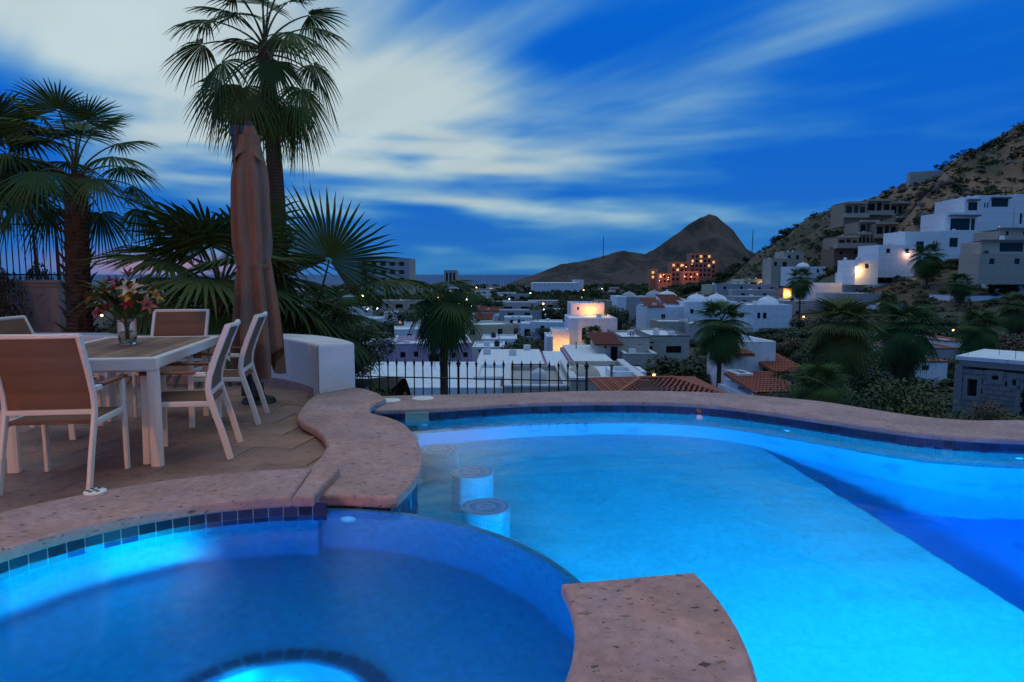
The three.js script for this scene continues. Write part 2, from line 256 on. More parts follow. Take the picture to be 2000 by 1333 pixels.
{ // a second spa lamp in the wall under the near coping
  const p = [-0.75, -0.26, -1.02], L = thing('spa_lamp', 'round underwater lamp in the spa wall under the near coping', 'lamp', p);
  part('housing', new THREE.CylinderGeometry(0.075, 0.085, 0.06, 24).rotateX(Math.PI / 2).translate(0, 0, 0.05), mat.fitting, L); part('lens', new THREE.SphereGeometry(0.06, 20, 12), M({ color: 0xffffff, emissive: lin(0.05, 0.75, 1), emissiveIntensity: 3 }), L);
  const pl = new THREE.PointLight(lin(0.0, 0.48, 1), 13); pl.position.set(...p); pl.castShadow = true; pl.shadow.radius = 3; scene.add(pl);
}
{ // coping of the spa: two stones long runs with a butt joint where the run ends
  const c = thing('spa_coping', 'rose stone coping curving round the raised spa, rounded nosing', 'coping', [0, 0, 0]);
  const cuts = [LIP0, 264.6, 270];
  for (let k = 1; k < cuts.length; k++) { const g = k === cuts.length - 1 ? 0.10 : 0.02; part('coping_stone', slab([...arc(SC, SPA_IN, cuts[k - 1] + g, cuts[k] - g, k > 1 ? 10 : 130), ...arc(SC, SPA_OUT, cuts[k] - g, cuts[k - 1] + g, k > 1 ? 10 : 130)], SPA_TOP - 0.062, SPA_TOP, 0.018), mat.coping, c); }
  part('coping_base', slab([...arc(SC, SPA_IN + 0.052, LIP0 + 1, 269, 80), ...arc(SC, SPA_OUT - 0.03, 269, LIP0 + 1, 80)], -0.05, SPA_TOP - 0.055, 0.004), mat.tileGrout, c);
}
// ---------------------------------------------------------------- the pool
const FAR = smooth([[-1.62, -7.6], [-1.30, -7.62], [-0.88, -7.70], [0, -8.0], [0.6, -8.1], [1.24, -8.14], [1.85, -8.09], [2.41, -7.89], [2.87, -7.52], [3.27, -7.12], [3.62, -6.75], [3.97, -6.47], [4.34, -6.31], [4.77, -6.23], [5.3, -6.2], [6.0, -5.95], [6.5, -5.4], [6.7, -4.5]], 5);
const FARBACK = smooth([[-2.3, -8.35], [-1.92, -8.43], [-1.30, -8.53], [0, -8.69], [0.88, -8.85], [2.02, -8.85], [2.80, -8.66], [3.43, -8.33], [3.75, -8.10], [4.07, -7.66], [4.42, -7.24], [4.83, -7.05], [5.39, -7.05], [6.3, -6.75], [7.1, -6.0], [7.4, -4.5]], 5);
const SWALL = smooth([[-0.66, -3.55], [-0.64, -3.72], [-0.62, -4.04], [-0.62, -4.24], [-0.64, -4.49], [-0.70, -4.79], [-0.80, -5.14], [-0.93, -5.47], [-1.09, -5.69], [-1.26, -5.87], [-1.35, -6.08], [-1.35, -6.31], [-1.34, -6.55], [-1.42, -6.9], [-1.58, -7.2], [-1.62, -7.6]], 5);
const NEAR = [[6.4, -3.2], [5.5, -1.9], [4.2, -1.1], [2.8, -0.75], [1.6, -0.75], [0.9, -0.85]];
const POOL = [...FAR, ...smooth([FAR.at(-1), ...NEAR, arc(SC, SPA_OUT - 0.04, 38, 38, 1)[0]], 4).slice(1), ...arc(SC, SPA_OUT - 0.04, 38, LIP0, 16).slice(1), ...arc(SC, WEIR, LIP0, -73, 24), ...SWALL.slice(2, -1)];
const FLOOR = -1.5, DEEP = -2.5;
{
  const pool = new THREE.Group(); pool.name = 'swimming_pool'; scene.add(pool); tag(pool, 'large curved swimming pool lined with pale blue mosaic, lit from below the water', null, null, 'structure');
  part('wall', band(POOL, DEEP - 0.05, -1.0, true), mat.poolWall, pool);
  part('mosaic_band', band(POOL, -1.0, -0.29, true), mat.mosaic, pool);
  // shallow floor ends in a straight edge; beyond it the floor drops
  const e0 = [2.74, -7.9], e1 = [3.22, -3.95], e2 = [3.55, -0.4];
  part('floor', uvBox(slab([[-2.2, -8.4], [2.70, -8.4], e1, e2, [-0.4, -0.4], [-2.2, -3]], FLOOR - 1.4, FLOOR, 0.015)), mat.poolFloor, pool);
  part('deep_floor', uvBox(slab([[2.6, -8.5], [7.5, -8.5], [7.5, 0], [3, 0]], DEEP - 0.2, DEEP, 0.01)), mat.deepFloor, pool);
  tiles('waterline_tile', FAR, -0.289, 2, pool, 0.15, 9.0, 1);
  // grout bed behind the tiles
  part('grout', band(FAR.map(([x, z]) => [x, z + 0.001]), -0.45, -0.285), mat.darkGrout, pool);
  const P2 = new THREE.Shape(POOL.map(([x, z]) => new THREE.Vector2(x, -z)));
  const wg = slab(growOut(POOL, 0.03), DEEP - 0.02, WATER, 0); uvBox(wg);
  tag(part('pool_water', wg, mat.poolWater, scene), 'smooth glowing blue water of the large curved pool', null, null, 'structure');
  // returns in the far wall and the mouth of the skimmer
  for (const [x, z, nx, nz] of [[3.02, -7.37, -0.7, 0.7], [4.74, -6.235, -0.15, 1], [-1.0, -7.66, 0.1, 1]]) { const m = part('return_fitting', new THREE.LatheGeometry([[0, 0.024], [0.012, 0.024], [0.016, 0.014], [0.034, 0.010], [0.036, 0]].map(([a, b]) => new THREE.Vector2(a, b)), 20), mat.fitting, pool); m.position.set(x, -0.62, z); m.lookAt(x + nx, -0.62, z + nz); m.rotateX(Math.PI / 2); }
  const sk = part('skimmer_mouth', [box(0.24, 0.10, 0.012, 0, 0, 0), box(0.26, 0.016, 0.03, 0, 0.052, 0.005, 0.004), box(0.26, 0.016, 0.03, 0, -0.048, 0.005, 0.004), box(0.016, 0.11, 0.03, 0.124, 0, 0.005, 0.004), box(0.016, 0.11, 0.03, -0.124, 0, 0.005, 0.004)], M({ color: lin(0.35, 0.5, 0.34), roughness: 0.5 }), pool);
  sk.position.set(-1.08, -0.335, -7.625); sk.rotation.y = 0.12;
}
function growOut(pts, d) { const n = pts.length; return pts.map(([x, z], i) => { const a = pts[(i - 1 + n) % n], b = pts[(i + 1) % n]; let tx = b[0] - a[0], tz = b[1] - a[1]; const l = Math.hypot(tx, tz) || 1; return [x + tz / l * d, z - tx / l * d]; }); }
function poolLamp(label, p, toward, I) {
  const L = thing('pool_lamp', label, 'lamp', p);
  part('housing', new THREE.CylinderGeometry(0.11, 0.125, 0.05, 28).rotateX(Math.PI / 2).translate(0, 0, 0.04), mat.fitting, L);
  part('lens', new THREE.SphereGeometry(0.095, 24, 12).scale(1, 1, 0.6), M({ color: 0xffffff, emissive: lin(0.1, 0.65, 1), emissiveIntensity: 3 }), L);
  L.lookAt(...toward); L.rotateY(Math.PI);
  const pl = new THREE.PointLight(lin(0.0, 0.60, 1), I); pl.position.set(...p); pl.castShadow = true; pl.shadow.radius = 4; scene.add(pl);
}
poolLamp('round underwater lamp in the near wall of the pool beside the spa coping', [0.95, -0.75, -1.0], [1, -0.9, -6], 105);
poolLamp('round underwater lamp in the near wall of the pool before the drop of its floor', [2.75, -0.75, -0.87], [2, -0.9, -6], 235);
// far coping
solo('pool_coping', slab([...FAR.map(([x, z], i) => [x, z + 0.03]), ...FARBACK.slice().reverse()], COPE - 0.055, COPE, 0.02), mat.coping, 'broad rose stone coping sweeping along the far side of the pool', 'coping');
solo('retaining_wall', slab([...FAR.map(([x, z]) => [x, z - 0.035]), ...FARBACK.map(([x, z]) => [x, z + 0.04]).reverse()], -3.4, COPE - 0.05, 0.005), mat.plaster, 'plastered retaining wall carrying the far coping of the pool', 'wall');
// near edge and sides of the basin, under and behind the viewer
struct('pool_deck', slab([[7.4, -4.5], [11, -4.5], [11, 3.1], [-1.55, 3.1], [-1.0, -0.1], ...arc(SC, SPA_OUT - 0.02, 66, 40, 8), ...NEAR.slice().reverse(), [6.72, -4.5]], -0.40, COPE, 0.015), mat.pavers[0], 'stone deck along the near side of the pool');

// ---------------------------------------------------------------- the bar counter that winds between patio and pool
const BAROUT = smooth([[-1.24, -6.62], [-1.275, -6.45], [-1.305, -6.28], [-1.24, -5.93], [-1.05, -5.73], [-0.89, -5.50], [-0.76, -5.16], [-0.66, -4.79], [-0.60, -4.49], [-0.575, -4.24], [-0.575, -4.04], [-0.59, -3.84], [-0.64, -3.60], [-0.69, -3.50]], 5);
const BARIN = smooth([[-1.31, -4.05], [-1.28, -4.30], [-1.29, -4.55], [-1.33, -4.79], [-1.42, -5.04], [-1.55, -5.28], [-1.73, -5.53], [-1.85, -5.79], [-1.91, -6.06], [-1.97, -6.43], [-2.02, -6.95], [-2.2, -7.35], [-2.5, -7.75]], 5);
const endArc = arc(SC, WEIR + 0.004, -76, -106, 10);
{
  const b = thing('bar_counter', 'winding rose stone counter between the patio and the pool', 'counter');
  part('counter_top', slab([...BAROUT.filter(([x, z]) => Math.hypot(x - SC[0], z - SC[1]) > WEIR + 0.01), ...endArc, [-1.36, -3.75], ...BARIN, [-2.1, -8.0], [-1.69, -7.27], [-1.55, -7.17], [-1.37, -6.92]], 0.0, BAR, 0.022), mat.coping, b);
  part('counter_wall', band(SWALL.slice(1), -0.46, 0.03), mat.darkGrout, b);
  tiles('wall_tile', SWALL, 0.004, 6, b, 0.08, 1.7, -1);
  tiles('wall_tile', SWALL, 0.004, 6, b, 2.95, 3.5, -1);
}
// ---------------------------------------------------------------- patio paving
{
  const base = new THREE.Group(); base.name = 'patio'; scene.add(base); tag(base, 'stone paved patio under the dining table', null, null, 'structure');
  const edge = [[-9.5, -8.1], [-2.6, -8.1], ...BARIN.slice().reverse().map(([x, z]) => [x + 0.25, z]), [-1.2, -3.72], ...arc(SC, 1.55, 265, 118, 30), [-1.6, 3.1], [-9.5, 3.1]];
  part('bedding', slab(edge, -0.25, -0.009, 0.003), mat.pavers[1], base);
  const inside = (x, z) => { let r = false; for (let i = 0, j = edge.length - 1; i < edge.length; j = i++) { const [a, b] = edge[i], [c, d] = edge[j]; if ((b > z) !== (d > z) && x < (c - a) * (z - b) / (d - b) + a) r = !r; } return r; };
  const an = 0.17, ca = Math.cos(an), sa = Math.sin(an), pw = 0.60, pl = 0.40, geos = [0, 1, 2, 3, 4, 5].map((k) => { const g = new RoundedBoxGeometry(pw - 0.004, 0.03, pl - 0.004, 1, 0.005); uvBox(g); const u = g.attributes.uv, R = rng(k + 40); const ox = R() * 2, oy = R() * 2; for (let i = 0; i < u.count; i++) u.setXY(i, u.getX(i) + ox, u.getY(i) + oy); return g; });
  for (let j = -16; j < 15; j++) for (let i = -12; i < 12; i++) {
    const lx = (i + (j & 1) * 0.5) * pw, lz = j * pl, x = -3.2 + lx * ca - lz * sa, z = -4.6 + lx * sa + lz * ca;
    const cs = [[1, 1], [1, -1], [-1, 1], [-1, -1]].filter(([p, q]) => inside(x + p * pw / 2 * ca - q * pl / 2 * sa, z + p * pw / 2 * sa + q * pl / 2 * ca)).length;
    if (cs < 4 || z > 3.2) continue;
    const near = Math.hypot(x + 2.5, z + 5) < 4; if (!near && (x < -7 || z > -1)) continue;
    const m = part('paver', geos[Math.floor(h2(i, j, 1) * 6)], mat.pavers[Math.floor(h2(i, j, 2) * 3)], base); m.position.set(x, -0.0150 + (h2(i, j, 3) - 0.5) * 0.003, z); m.rotation.y = -an;
  }
}
// low plastered wall round the patio
{
  const inner = smooth([[-1.97, -6.885], [-2.18, -7.25], [-2.59, -7.72], [-2.95, -7.93], [-3.6, -8.0], [-10, -8.0]], 6), outer = smooth([[-10, -8.47], [-3.5, -8.47], [-2.75, -8.36], [-2.25, -8.05], [-1.92, -7.66], [-1.69, -7.27]], 6);
  const w = thing('low_wall', 'low white plastered wall curving round the patio, squared end block', 'wall');
  const g = slab([...inner, ...outer], -0.6, 0.56, 0.03), p = g.attributes.position, n = g.attributes.normal;
  for (let i = 0; i < p.count; i++) { const x = p.getX(i), y = p.getY(i), z = p.getZ(i), k = 0.012 * (fbm(x * 3 + 5, z * 3 + y * 2, 3, 3) - 0.5); p.setXYZ(i, x + n.getX(i) * k, y + n.getY(i) * k, z + n.getZ(i) * k); }
  part('wall', uvBox(g), mat.plaster, w);
  part('skirting', slab([...inner.map(([x, z]) => [x + 0.012, z + 0.022]), ...inner.map(([x, z]) => [x, z - 0.02]).reverse()], -0.02, 0.085, 0.004), mat.coping, w);
}
// white lids in the stone
function lid(label, p, r, holes) {
  const l = thing('skimmer_lid', label, 'lid', p, 0.4);
  part('disc', new THREE.LatheGeometry([[0, 0.010], [r * 0.86, 0.010], [r * 0.9, 0.007], [r * 0.97, 0.007], [r, 0.004], [r, -0.004]].map(([a, b]) => new THREE.Vector2(a, b)), 36), mat.fitting, l);
  if (holes) for (let k = 0; k < 6; k++) { const a = k * Math.PI / 3, m = part('finger_hole', new THREE.CylinderGeometry(r * 0.2, r * 0.2, 0.004, 6), mat.black, l); m.position.set(k ? Math.cos(a) * r * 0.6 : 0, 0.0105, k ? Math.sin(a) * r * 0.6 : 0); }
  else part('grip', new THREE.TorusGeometry(r * 0.45, 0.004, 6, 28).rotateX(Math.PI / 2).translate(0, 0.010, 0), mat.fitting, l);
}
lid('small white lid with dark finger holes on the spa coping beside a chair leg', [at(171, 966, SPA_TOP).x + 0.02, SPA_TOP + 0.003, at(171, 966, SPA_TOP).z - 0.03], 0.055, true);
lid('plain white skimmer lid on the pool coping, half under the counter tip', [at(762, 783, COPE).x, COPE + 0.003, at(762, 783, COPE).z], 0.125, false);
lid('plain white skimmer lid lying clear on the pool coping', [at(826, 779, COPE).x, COPE + 0.003, at(826, 779, COPE).z], 0.135, false);

// ---------------------------------------------------------------- stools standing in the water
[[-0.725, -6.66, 'mosaic topped stool under water farthest from the spa'], [-0.355, -5.89, 'mosaic topped stool under water, middle one of three'], [-0.20, -5.02, 'mosaic topped stool under water closest to the spa rim']].forEach(([x, z, label], k) => {
  const s = thing('pool_stool', label, 'stool', [x, FLOOR, z], k * 0.7, 'stools along the pool bar'), Hs = -0.65 - FLOOR, R = 0.187;
  const col = new THREE.CylinderGeometry(R, R, Hs - 0.01, 48, 1, true).translate(0, Hs / 2, 0), u = col.attributes.uv; for (let i = 0; i < u.count; i++) u.setXY(i, u.getX(i) * 1.2, u.getY(i) * Hs);
  part('column', col, mat.stoolSide, s);
  part('top', new THREE.LatheGeometry([[0, 0], [R - 0.008, 0], [R, -0.006], [R, -0.02]].map(([a, b]) => new THREE.Vector2(a, b)), 48).translate(0, Hs, 0), mat.tileGrout, s);
  const gs = [[], [], []];
  for (let ring = 0; ring < 7; ring++) { const r = 0.012 + ring * 0.0255, n = Math.max(1, Math.round(r * 2 * Math.PI / 0.026)); for (let i = 0; i < n; i++) { const a = i / n * 2 * Math.PI; gs[ring === 2 || ring === 5 ? 1 : Math.floor(h2(i, ring, k) * 2) * 2].push(new THREE.BoxGeometry(0.022, 0.004, 0.022).rotateY(-a).translate(Math.cos(a) * r * (ring ? 1 : 0), Hs + 0.002, Math.sin(a) * r * (ring ? 1 : 0))); } }
  gs.forEach((g, i) => { const m = part('mosaic', g, mat.stoolTile[i], s); m.userData.kind = 'stuff'; });
});
// ---------------------------------------------------------------- the house behind the viewer, with two lit lanterns on its wall
{
  const h = thing('house', 'stucco house front with deep eaves behind the patio and pool deck', 'house', [-1.5, 0, 3.2]);
  part('wall', box(19, 7.0, 0.4, 0, 3.2, 0.2), mat.plaster, h);
  part('eaves', box(20, 0.25, 1.6, 0, 3.35, -0.6, 0.03), M({ color: lin(0.35, 0.22, 0.15), roughness: 0.8 }), h);
  for (const [x, n] of [[-4.6, 'beside the patio'], [1.2, 'above the pool deck']]) {
    const L = thing('wall_lantern', 'lit warm wall lantern on the house front ' + n, 'lantern', [x, 2.25, 3.0]);
    part('back_plate', box(0.14, 0.30, 0.03, 0, 0, 0.18, 0.008), mat.black, L);
    part('bracket', tube([[0, 0.1, 0.17], [0, 0.16, 0.08], [0, 0.12, 0]], 0.01), mat.black, L);
    part('cap', new THREE.ConeGeometry(0.11, 0.09, 6).translate(0, 0.14, 0), mat.black, L);
    part('lamp_glass', new THREE.CylinderGeometry(0.085, 0.06, 0.2, 12), M({ color: 0xffffff, emissive: lin(1, 0.5, 0.2), emissiveIntensity: 2.5 }), L);
    const pl = new THREE.PointLight(lin(1, 0.40, 0.16), x < 0 ? 33 : 6); pl.position.set(x, 2.25, 3.0); pl.castShadow = true; pl.shadow.radius = 5; scene.add(pl);
  }
}
// ---------------------------------------------------------------- dining table
mat.frame = M({ color: lin(0.74, 0.70, 0.66), roughness: 0.42 });
mat.sling = M({ color: lin(0.19, 0.098, 0.058), roughness: 0.85, bumpMap: tex(256, (u, v) => { const h = 0.5 + 0.25 * Math.sin(u * Math.PI * 128) + 0.25 * Math.sin(v * Math.PI * 128); return [h, h, h]; }, false, 8), bumpScale: 0.0012 });
const woodTex = (seed, c) => tex(512, (u, v) => { const g = fbm(u * 3, v * 60, 4, seed, 3 * 20), k = fbm(u * 12, v * 220, 3, seed + 4, 240), t = 0.72 + 0.42 * g + 0.16 * (k - 0.5); return [c[0] * t, c[1] * t, c[2] * t]; }, true, 0.8);
mat.teak = [0, 1, 2].map((k) => M({ map: woodTex(70 + k * 9, [[0.58, 0.44, 0.34], [0.52, 0.39, 0.30], [0.63, 0.49, 0.38]][k]), roughness: 0.6 }));
mat.armWood = M({ map: woodTex(90, [0.52, 0.30, 0.19]), roughness: 0.5 });
const TA = 0.172, TL = [-Math.sin(TA), -Math.cos(TA)], TW = [-Math.cos(TA), Math.sin(TA)];   // along the table (away) and across (left)
const tpos = (u, w) => [-2.335 + TL[0] * u + TW[0] * w, -4.46 + TL[1] * u + TW[1] * w];       // from the near right corner
{
  const LEN = 1.64, WID = 0.95, [cx, cz] = tpos(LEN / 2, WID / 2);
  const t = thing('dining_table', 'white framed dining table with a slatted wooden top', 'table', [cx, 0, cz], TA);   // local: +x right, -z away
  const slats = 9, sw = (WID - 0.13) / slats;
  for (let i = 0; i < slats; i++) part('slat', box(sw - 0.004, 0.022, LEN - 0.10, -WID / 2 + 0.065 + sw * (i + 0.5), 0.725, 0, 0.003).clone(), mat.teak[i % 3], t);
  part('apron', [box(WID, 0.095, 0.045, 0, 0.690, LEN / 2 - 0.0225, 0.018), box(WID, 0.095, 0.045, 0, 0.690, -LEN / 2 + 0.0225, 0.018), box(0.06, 0.075, LEN - 0.095, WID / 2 - 0.0305, 0.6965, 0, 0.01), box(0.06, 0.075, LEN - 0.095, -WID / 2 + 0.0305, 0.6965, 0, 0.01)], mat.frame, t);
  for (const sx of [1, -1]) for (const sz of [1, -1]) part('leg', bar([[sx * (WID / 2 - 0.042), 0.645, sz * (LEN / 2 - 0.034)], [sx * (WID / 2 - 0.042), 0, sz * (LEN / 2 - 0.034)]], 0.082, 0.062, [0, 0, 1], 0.028), mat.frame, t);
}
// ---------------------------------------------------------------- chairs
function makeChair(label) {
  const c = thing('dining_chair', label, 'chair'); c.userData.group = 'chairs round the dining table';      // local: faces -z
  const W = 0.53, hw = W / 2;
  for (const s of [1, -1]) {
    const x = s * (hw - 0.02);
    part('leg', bar([[x, 0, 0.285], [x, 0.2, 0.235], [x, 0.40, 0.175], [x, 0.46, 0.162]], 0.026, 0.045, [0, 0, 1], 0.008), mat.frame, c);
    part('leg', bar([[x, 0, -0.245], [x, 0.605, -0.235]], 0.026, 0.045, [0, 0, 1], 0.008), mat.frame, c);
    part('side_rail', bar([[x, 0.405, -0.238], [x, 0.395, 0.18]], 0.022, 0.036, [0, 1, 0], 0.006), mat.frame, c);
    const arm = part('armrest', bar([[x, 0.600, 0.15], [x, 0.602, 0.075]], 0.036, 0.03, [0, 1, 0], 0.006), mat.frame, c);
    part('wood_cap', bar([[x, 0.613, 0.085], [x, 0.616, -0.1], [x, 0.618, -0.262]], 0.052, 0.02, [0, 1, 0], 0.008), mat.armWood, arm);
  }
  const post = (s) => { const x = s * (hw - 0.02); return [[x, 0.44, 0.165], [x, 0.50, 0.158], [x, 0.58, 0.168], [x, 0.72, 0.215], [x, 0.93, 0.30]]; };
  part('back_frame', [bar(post(1), 0.028, 0.04, [0, 0, 1], 0.008), bar(post(-1), 0.028, 0.04, [0, 0, 1], 0.008),
    bar([-1, -0.5, 0, 0.5, 1].map((k) => [k * (hw - 0.012), 0.93, 0.300 + 0.028 * (1 - k * k)]), 0.030, 0.028, [0, 1, 0], 0.008), bar([[-hw + 0.03, 0.465, 0.168], [hw - 0.03, 0.465, 0.168]], 0.028, 0.032, [0, 1, 0], 0.006)], mat.frame, c);
  // padded sling of the back in four quilted fields
  const fields = [[0.485, 0.575], [0.575, 0.69], [0.69, 0.805], [0.805, 0.915]], zOf = (y) => y < 0.58 ? lerp(0.160, 0.168, (y - 0.48) / 0.1) : y < 0.72 ? lerp(0.168, 0.215, (y - 0.58) / 0.14) : lerp(0.215, 0.296, (y - 0.72) / 0.21);
  const gs = [], nx = 10, ny = 32, pos = [], idx = [];
  for (const side of [1, -1]) { const o = pos.length / 3; for (let j = 0; j <= ny; j++) for (let i = 0; i <= nx; i++) {
    const y = lerp(0.48, 0.918, j / ny), x = lerp(-1, 1, i / nx), seam = Math.min(...fields.map(([a]) => Math.abs(y - a))), puff = 0.006 + 0.007 * sst(0, 0.03, seam) * (1 - x ** 6);
    pos.push(x * (hw - 0.033), y, zOf(y) + 0.022 * (1 - x * x) * sst(0.55, 0.93, y) + side * puff);
    if (i && j) { const A = o + (j - 1) * (nx + 1) + i - 1, B = A + 1, C = A + nx + 1, D = C + 1; side > 0 ? idx.push(A, B, C, B, D, C) : idx.push(A, C, B, B, C, D); } } }
  const g = new THREE.BufferGeometry(); g.setAttribute('position', new THREE.Float32BufferAttribute(pos, 3)); g.setIndex(idx); g.computeVertexNormals(); uvBox(g);
  part('backrest', g, mat.sling, c);
  const seat = box(W - 0.07, 0.026, 0.42, 0, 0.405, -0.03, 0.010); part('seat', seat, mat.sling, c);
  part('front_rail', bar([[-hw + 0.03, 0.392, -0.238], [hw - 0.03, 0.392, -0.238]], 0.03, 0.024, [0, 1, 0], 0.006), mat.frame, c);
  return c;
}
const chair0 = makeChair('white chair at the table end near the spa coping, brown back turned outward');
chair0.position.set(-2.765, 0.0, -4.155); chair0.rotation.y = 0.13;
{
  const put = (label, x, z, r) => { const c = copyOf(chair0, label); c.position.set(x, 0, z); c.rotation.y = r; };
  put('white chair on the counter side of the table, next to the spa coping', -2.30, -4.825, Math.PI / 2 + 0.25);
  put('white chair on the counter side of the table, next to the umbrella', -2.50, -5.93, Math.PI / 2 + 0.2);
  put('white chair at the far end of the table, facing back over the flowers', -3.17, -6.32, Math.PI + 0.12);
  put('white chair on the garden side of the table, before the tall pale wall', -3.70, -5.42, -Math.PI / 2 + 0.15);
}
// ---------------------------------------------------------------- folded cantilever umbrella
{
  const U = thing('patio_umbrella', 'tall folded brown patio umbrella beside a dark mast, tied at its middle', 'umbrella', [-2.55, 0, -6.78]);
  part('base_plate', new THREE.LatheGeometry([[0, 0.045], [0.06, 0.045], [0.075, 0.06], [0.055, 0.10], [0.05, 0.2], [0, 0.2]].map(([a, b]) => new THREE.Vector2(a, b)), 24), mat.black, U);
  part('foot', new THREE.CylinderGeometry(0.15, 0.17, 0.045, 32).translate(0, 0.0225, 0), mat.black, U);
  part('pole', new THREE.CylinderGeometry(0.027, 0.027, 2.6, 16).translate(0, 1.35, 0), mat.black, U);
  part('mast', [new THREE.CylinderGeometry(0.055, 0.055, 2.62, 20).translate(-0.155, 1.36, -0.10), new THREE.CylinderGeometry(0.064, 0.064, 0.10, 20).translate(-0.155, 2.68, -0.10)], M({ color: lin(0.02, 0.03, 0.045), roughness: 0.4 }), U);
  const cloth = M({ color: lin(0.20, 0.105, 0.068), roughness: 0.92, side: THREE.DoubleSide, bumpMap: plasterBump, bumpScale: 0.004 });
  const fold = (y0, y1, R, hem, seed, nF) => { // R(t): radius, t from bottom 0 to top 1
    const nu = 300, nv = 80, pos = [], uv = [], idx = [];
    for (let j = 0; j <= nv; j++) for (let i = 0; i <= nu; i++) {
      const t = j / nv, a = i / nu * Math.PI * 2, low = hem(a), y = lerp(y0 + low, y1, t);
      const ph = a * nF + 0.9 * Math.sin(t * 2.2 + seed) + 0.5 * Math.sin(a * 2 + seed), deep = lerp(0.30, 0.10, t) * (1 - 0.55 * Math.exp(-(((t - 0.47) / 0.05) ** 2)));
      const w = Math.sin(ph), r = R(t) * (1 + deep * Math.sign(w) * Math.abs(w) ** 0.7 + 0.10 * Math.sin(a * 2 + seed * 3 + t * 2) + 0.05 * (vn(a * 4, t * 6, seed) - 0.5) + 0.10 * (1 - t * 0.5) * Math.abs(Math.sin(a * 13 + 2.2 * Math.sin(t * 2.6 + seed))) ** 0.5 - 0.05 + 0.05 * (vn(a * 22, t * 4, seed + 2) - 0.5));
      pos.push(Math.cos(a) * r + 0.008 * Math.sin(t * 5 + seed), y, Math.sin(a) * r); uv.push(i / nu * 1.6, y);
      if (i && j) { const A = (j - 1) * (nu + 1) + i - 1, B = A + 1, C = A + nu + 1, D = C + 1; idx.push(A, C, B, B, C, D); }
    }
    const g = new THREE.BufferGeometry(); g.setAttribute('position', new THREE.Float32BufferAttribute(pos, 3)); g.setAttribute('uv', new THREE.Float32BufferAttribute(uv, 2)); g.setIndex(idx); g.computeVertexNormals(); return g;
  };
  const prof = (t) => t > 0.48 ? lerp(0.172, 0.10, sst(0.80, 1.0, t)) * lerp(0.92, 1, sst(0.48, 0.56, t)) : lerp(0.205, 0.155, sst(0.05, 0.47, t));
  part('canopy', fold(0.32, 2.62, prof, (a) => 0.30 * (0.5 + 0.5 * Math.sin(a * 4 + 1.1)) ** 2 * (0.6 + 0.4 * Math.sin(a + 2)) - 0.05, 1.3, 8), cloth, U);
  part('top_flap', fold(2.36, 2.71, (t) => lerp(0.15, 0.045, t ** 0.8), (a) => 0.10 * (0.5 + 0.5 * Math.sin(a * 4 + 2.3)), 4.1, 4), cloth, U);
  part('tie', new THREE.TorusGeometry(0.158, 0.012, 6, 40).rotateX(Math.PI / 2).scale(1, 2.2, 1).translate(0, 1.36, 0), M({ color: lin(0.14, 0.075, 0.05), roughness: 0.9 }), U);
  part('finial', new THREE.CylinderGeometry(0.03, 0.045, 0.05, 16).translate(0, 2.73, 0), mat.black, U);
}
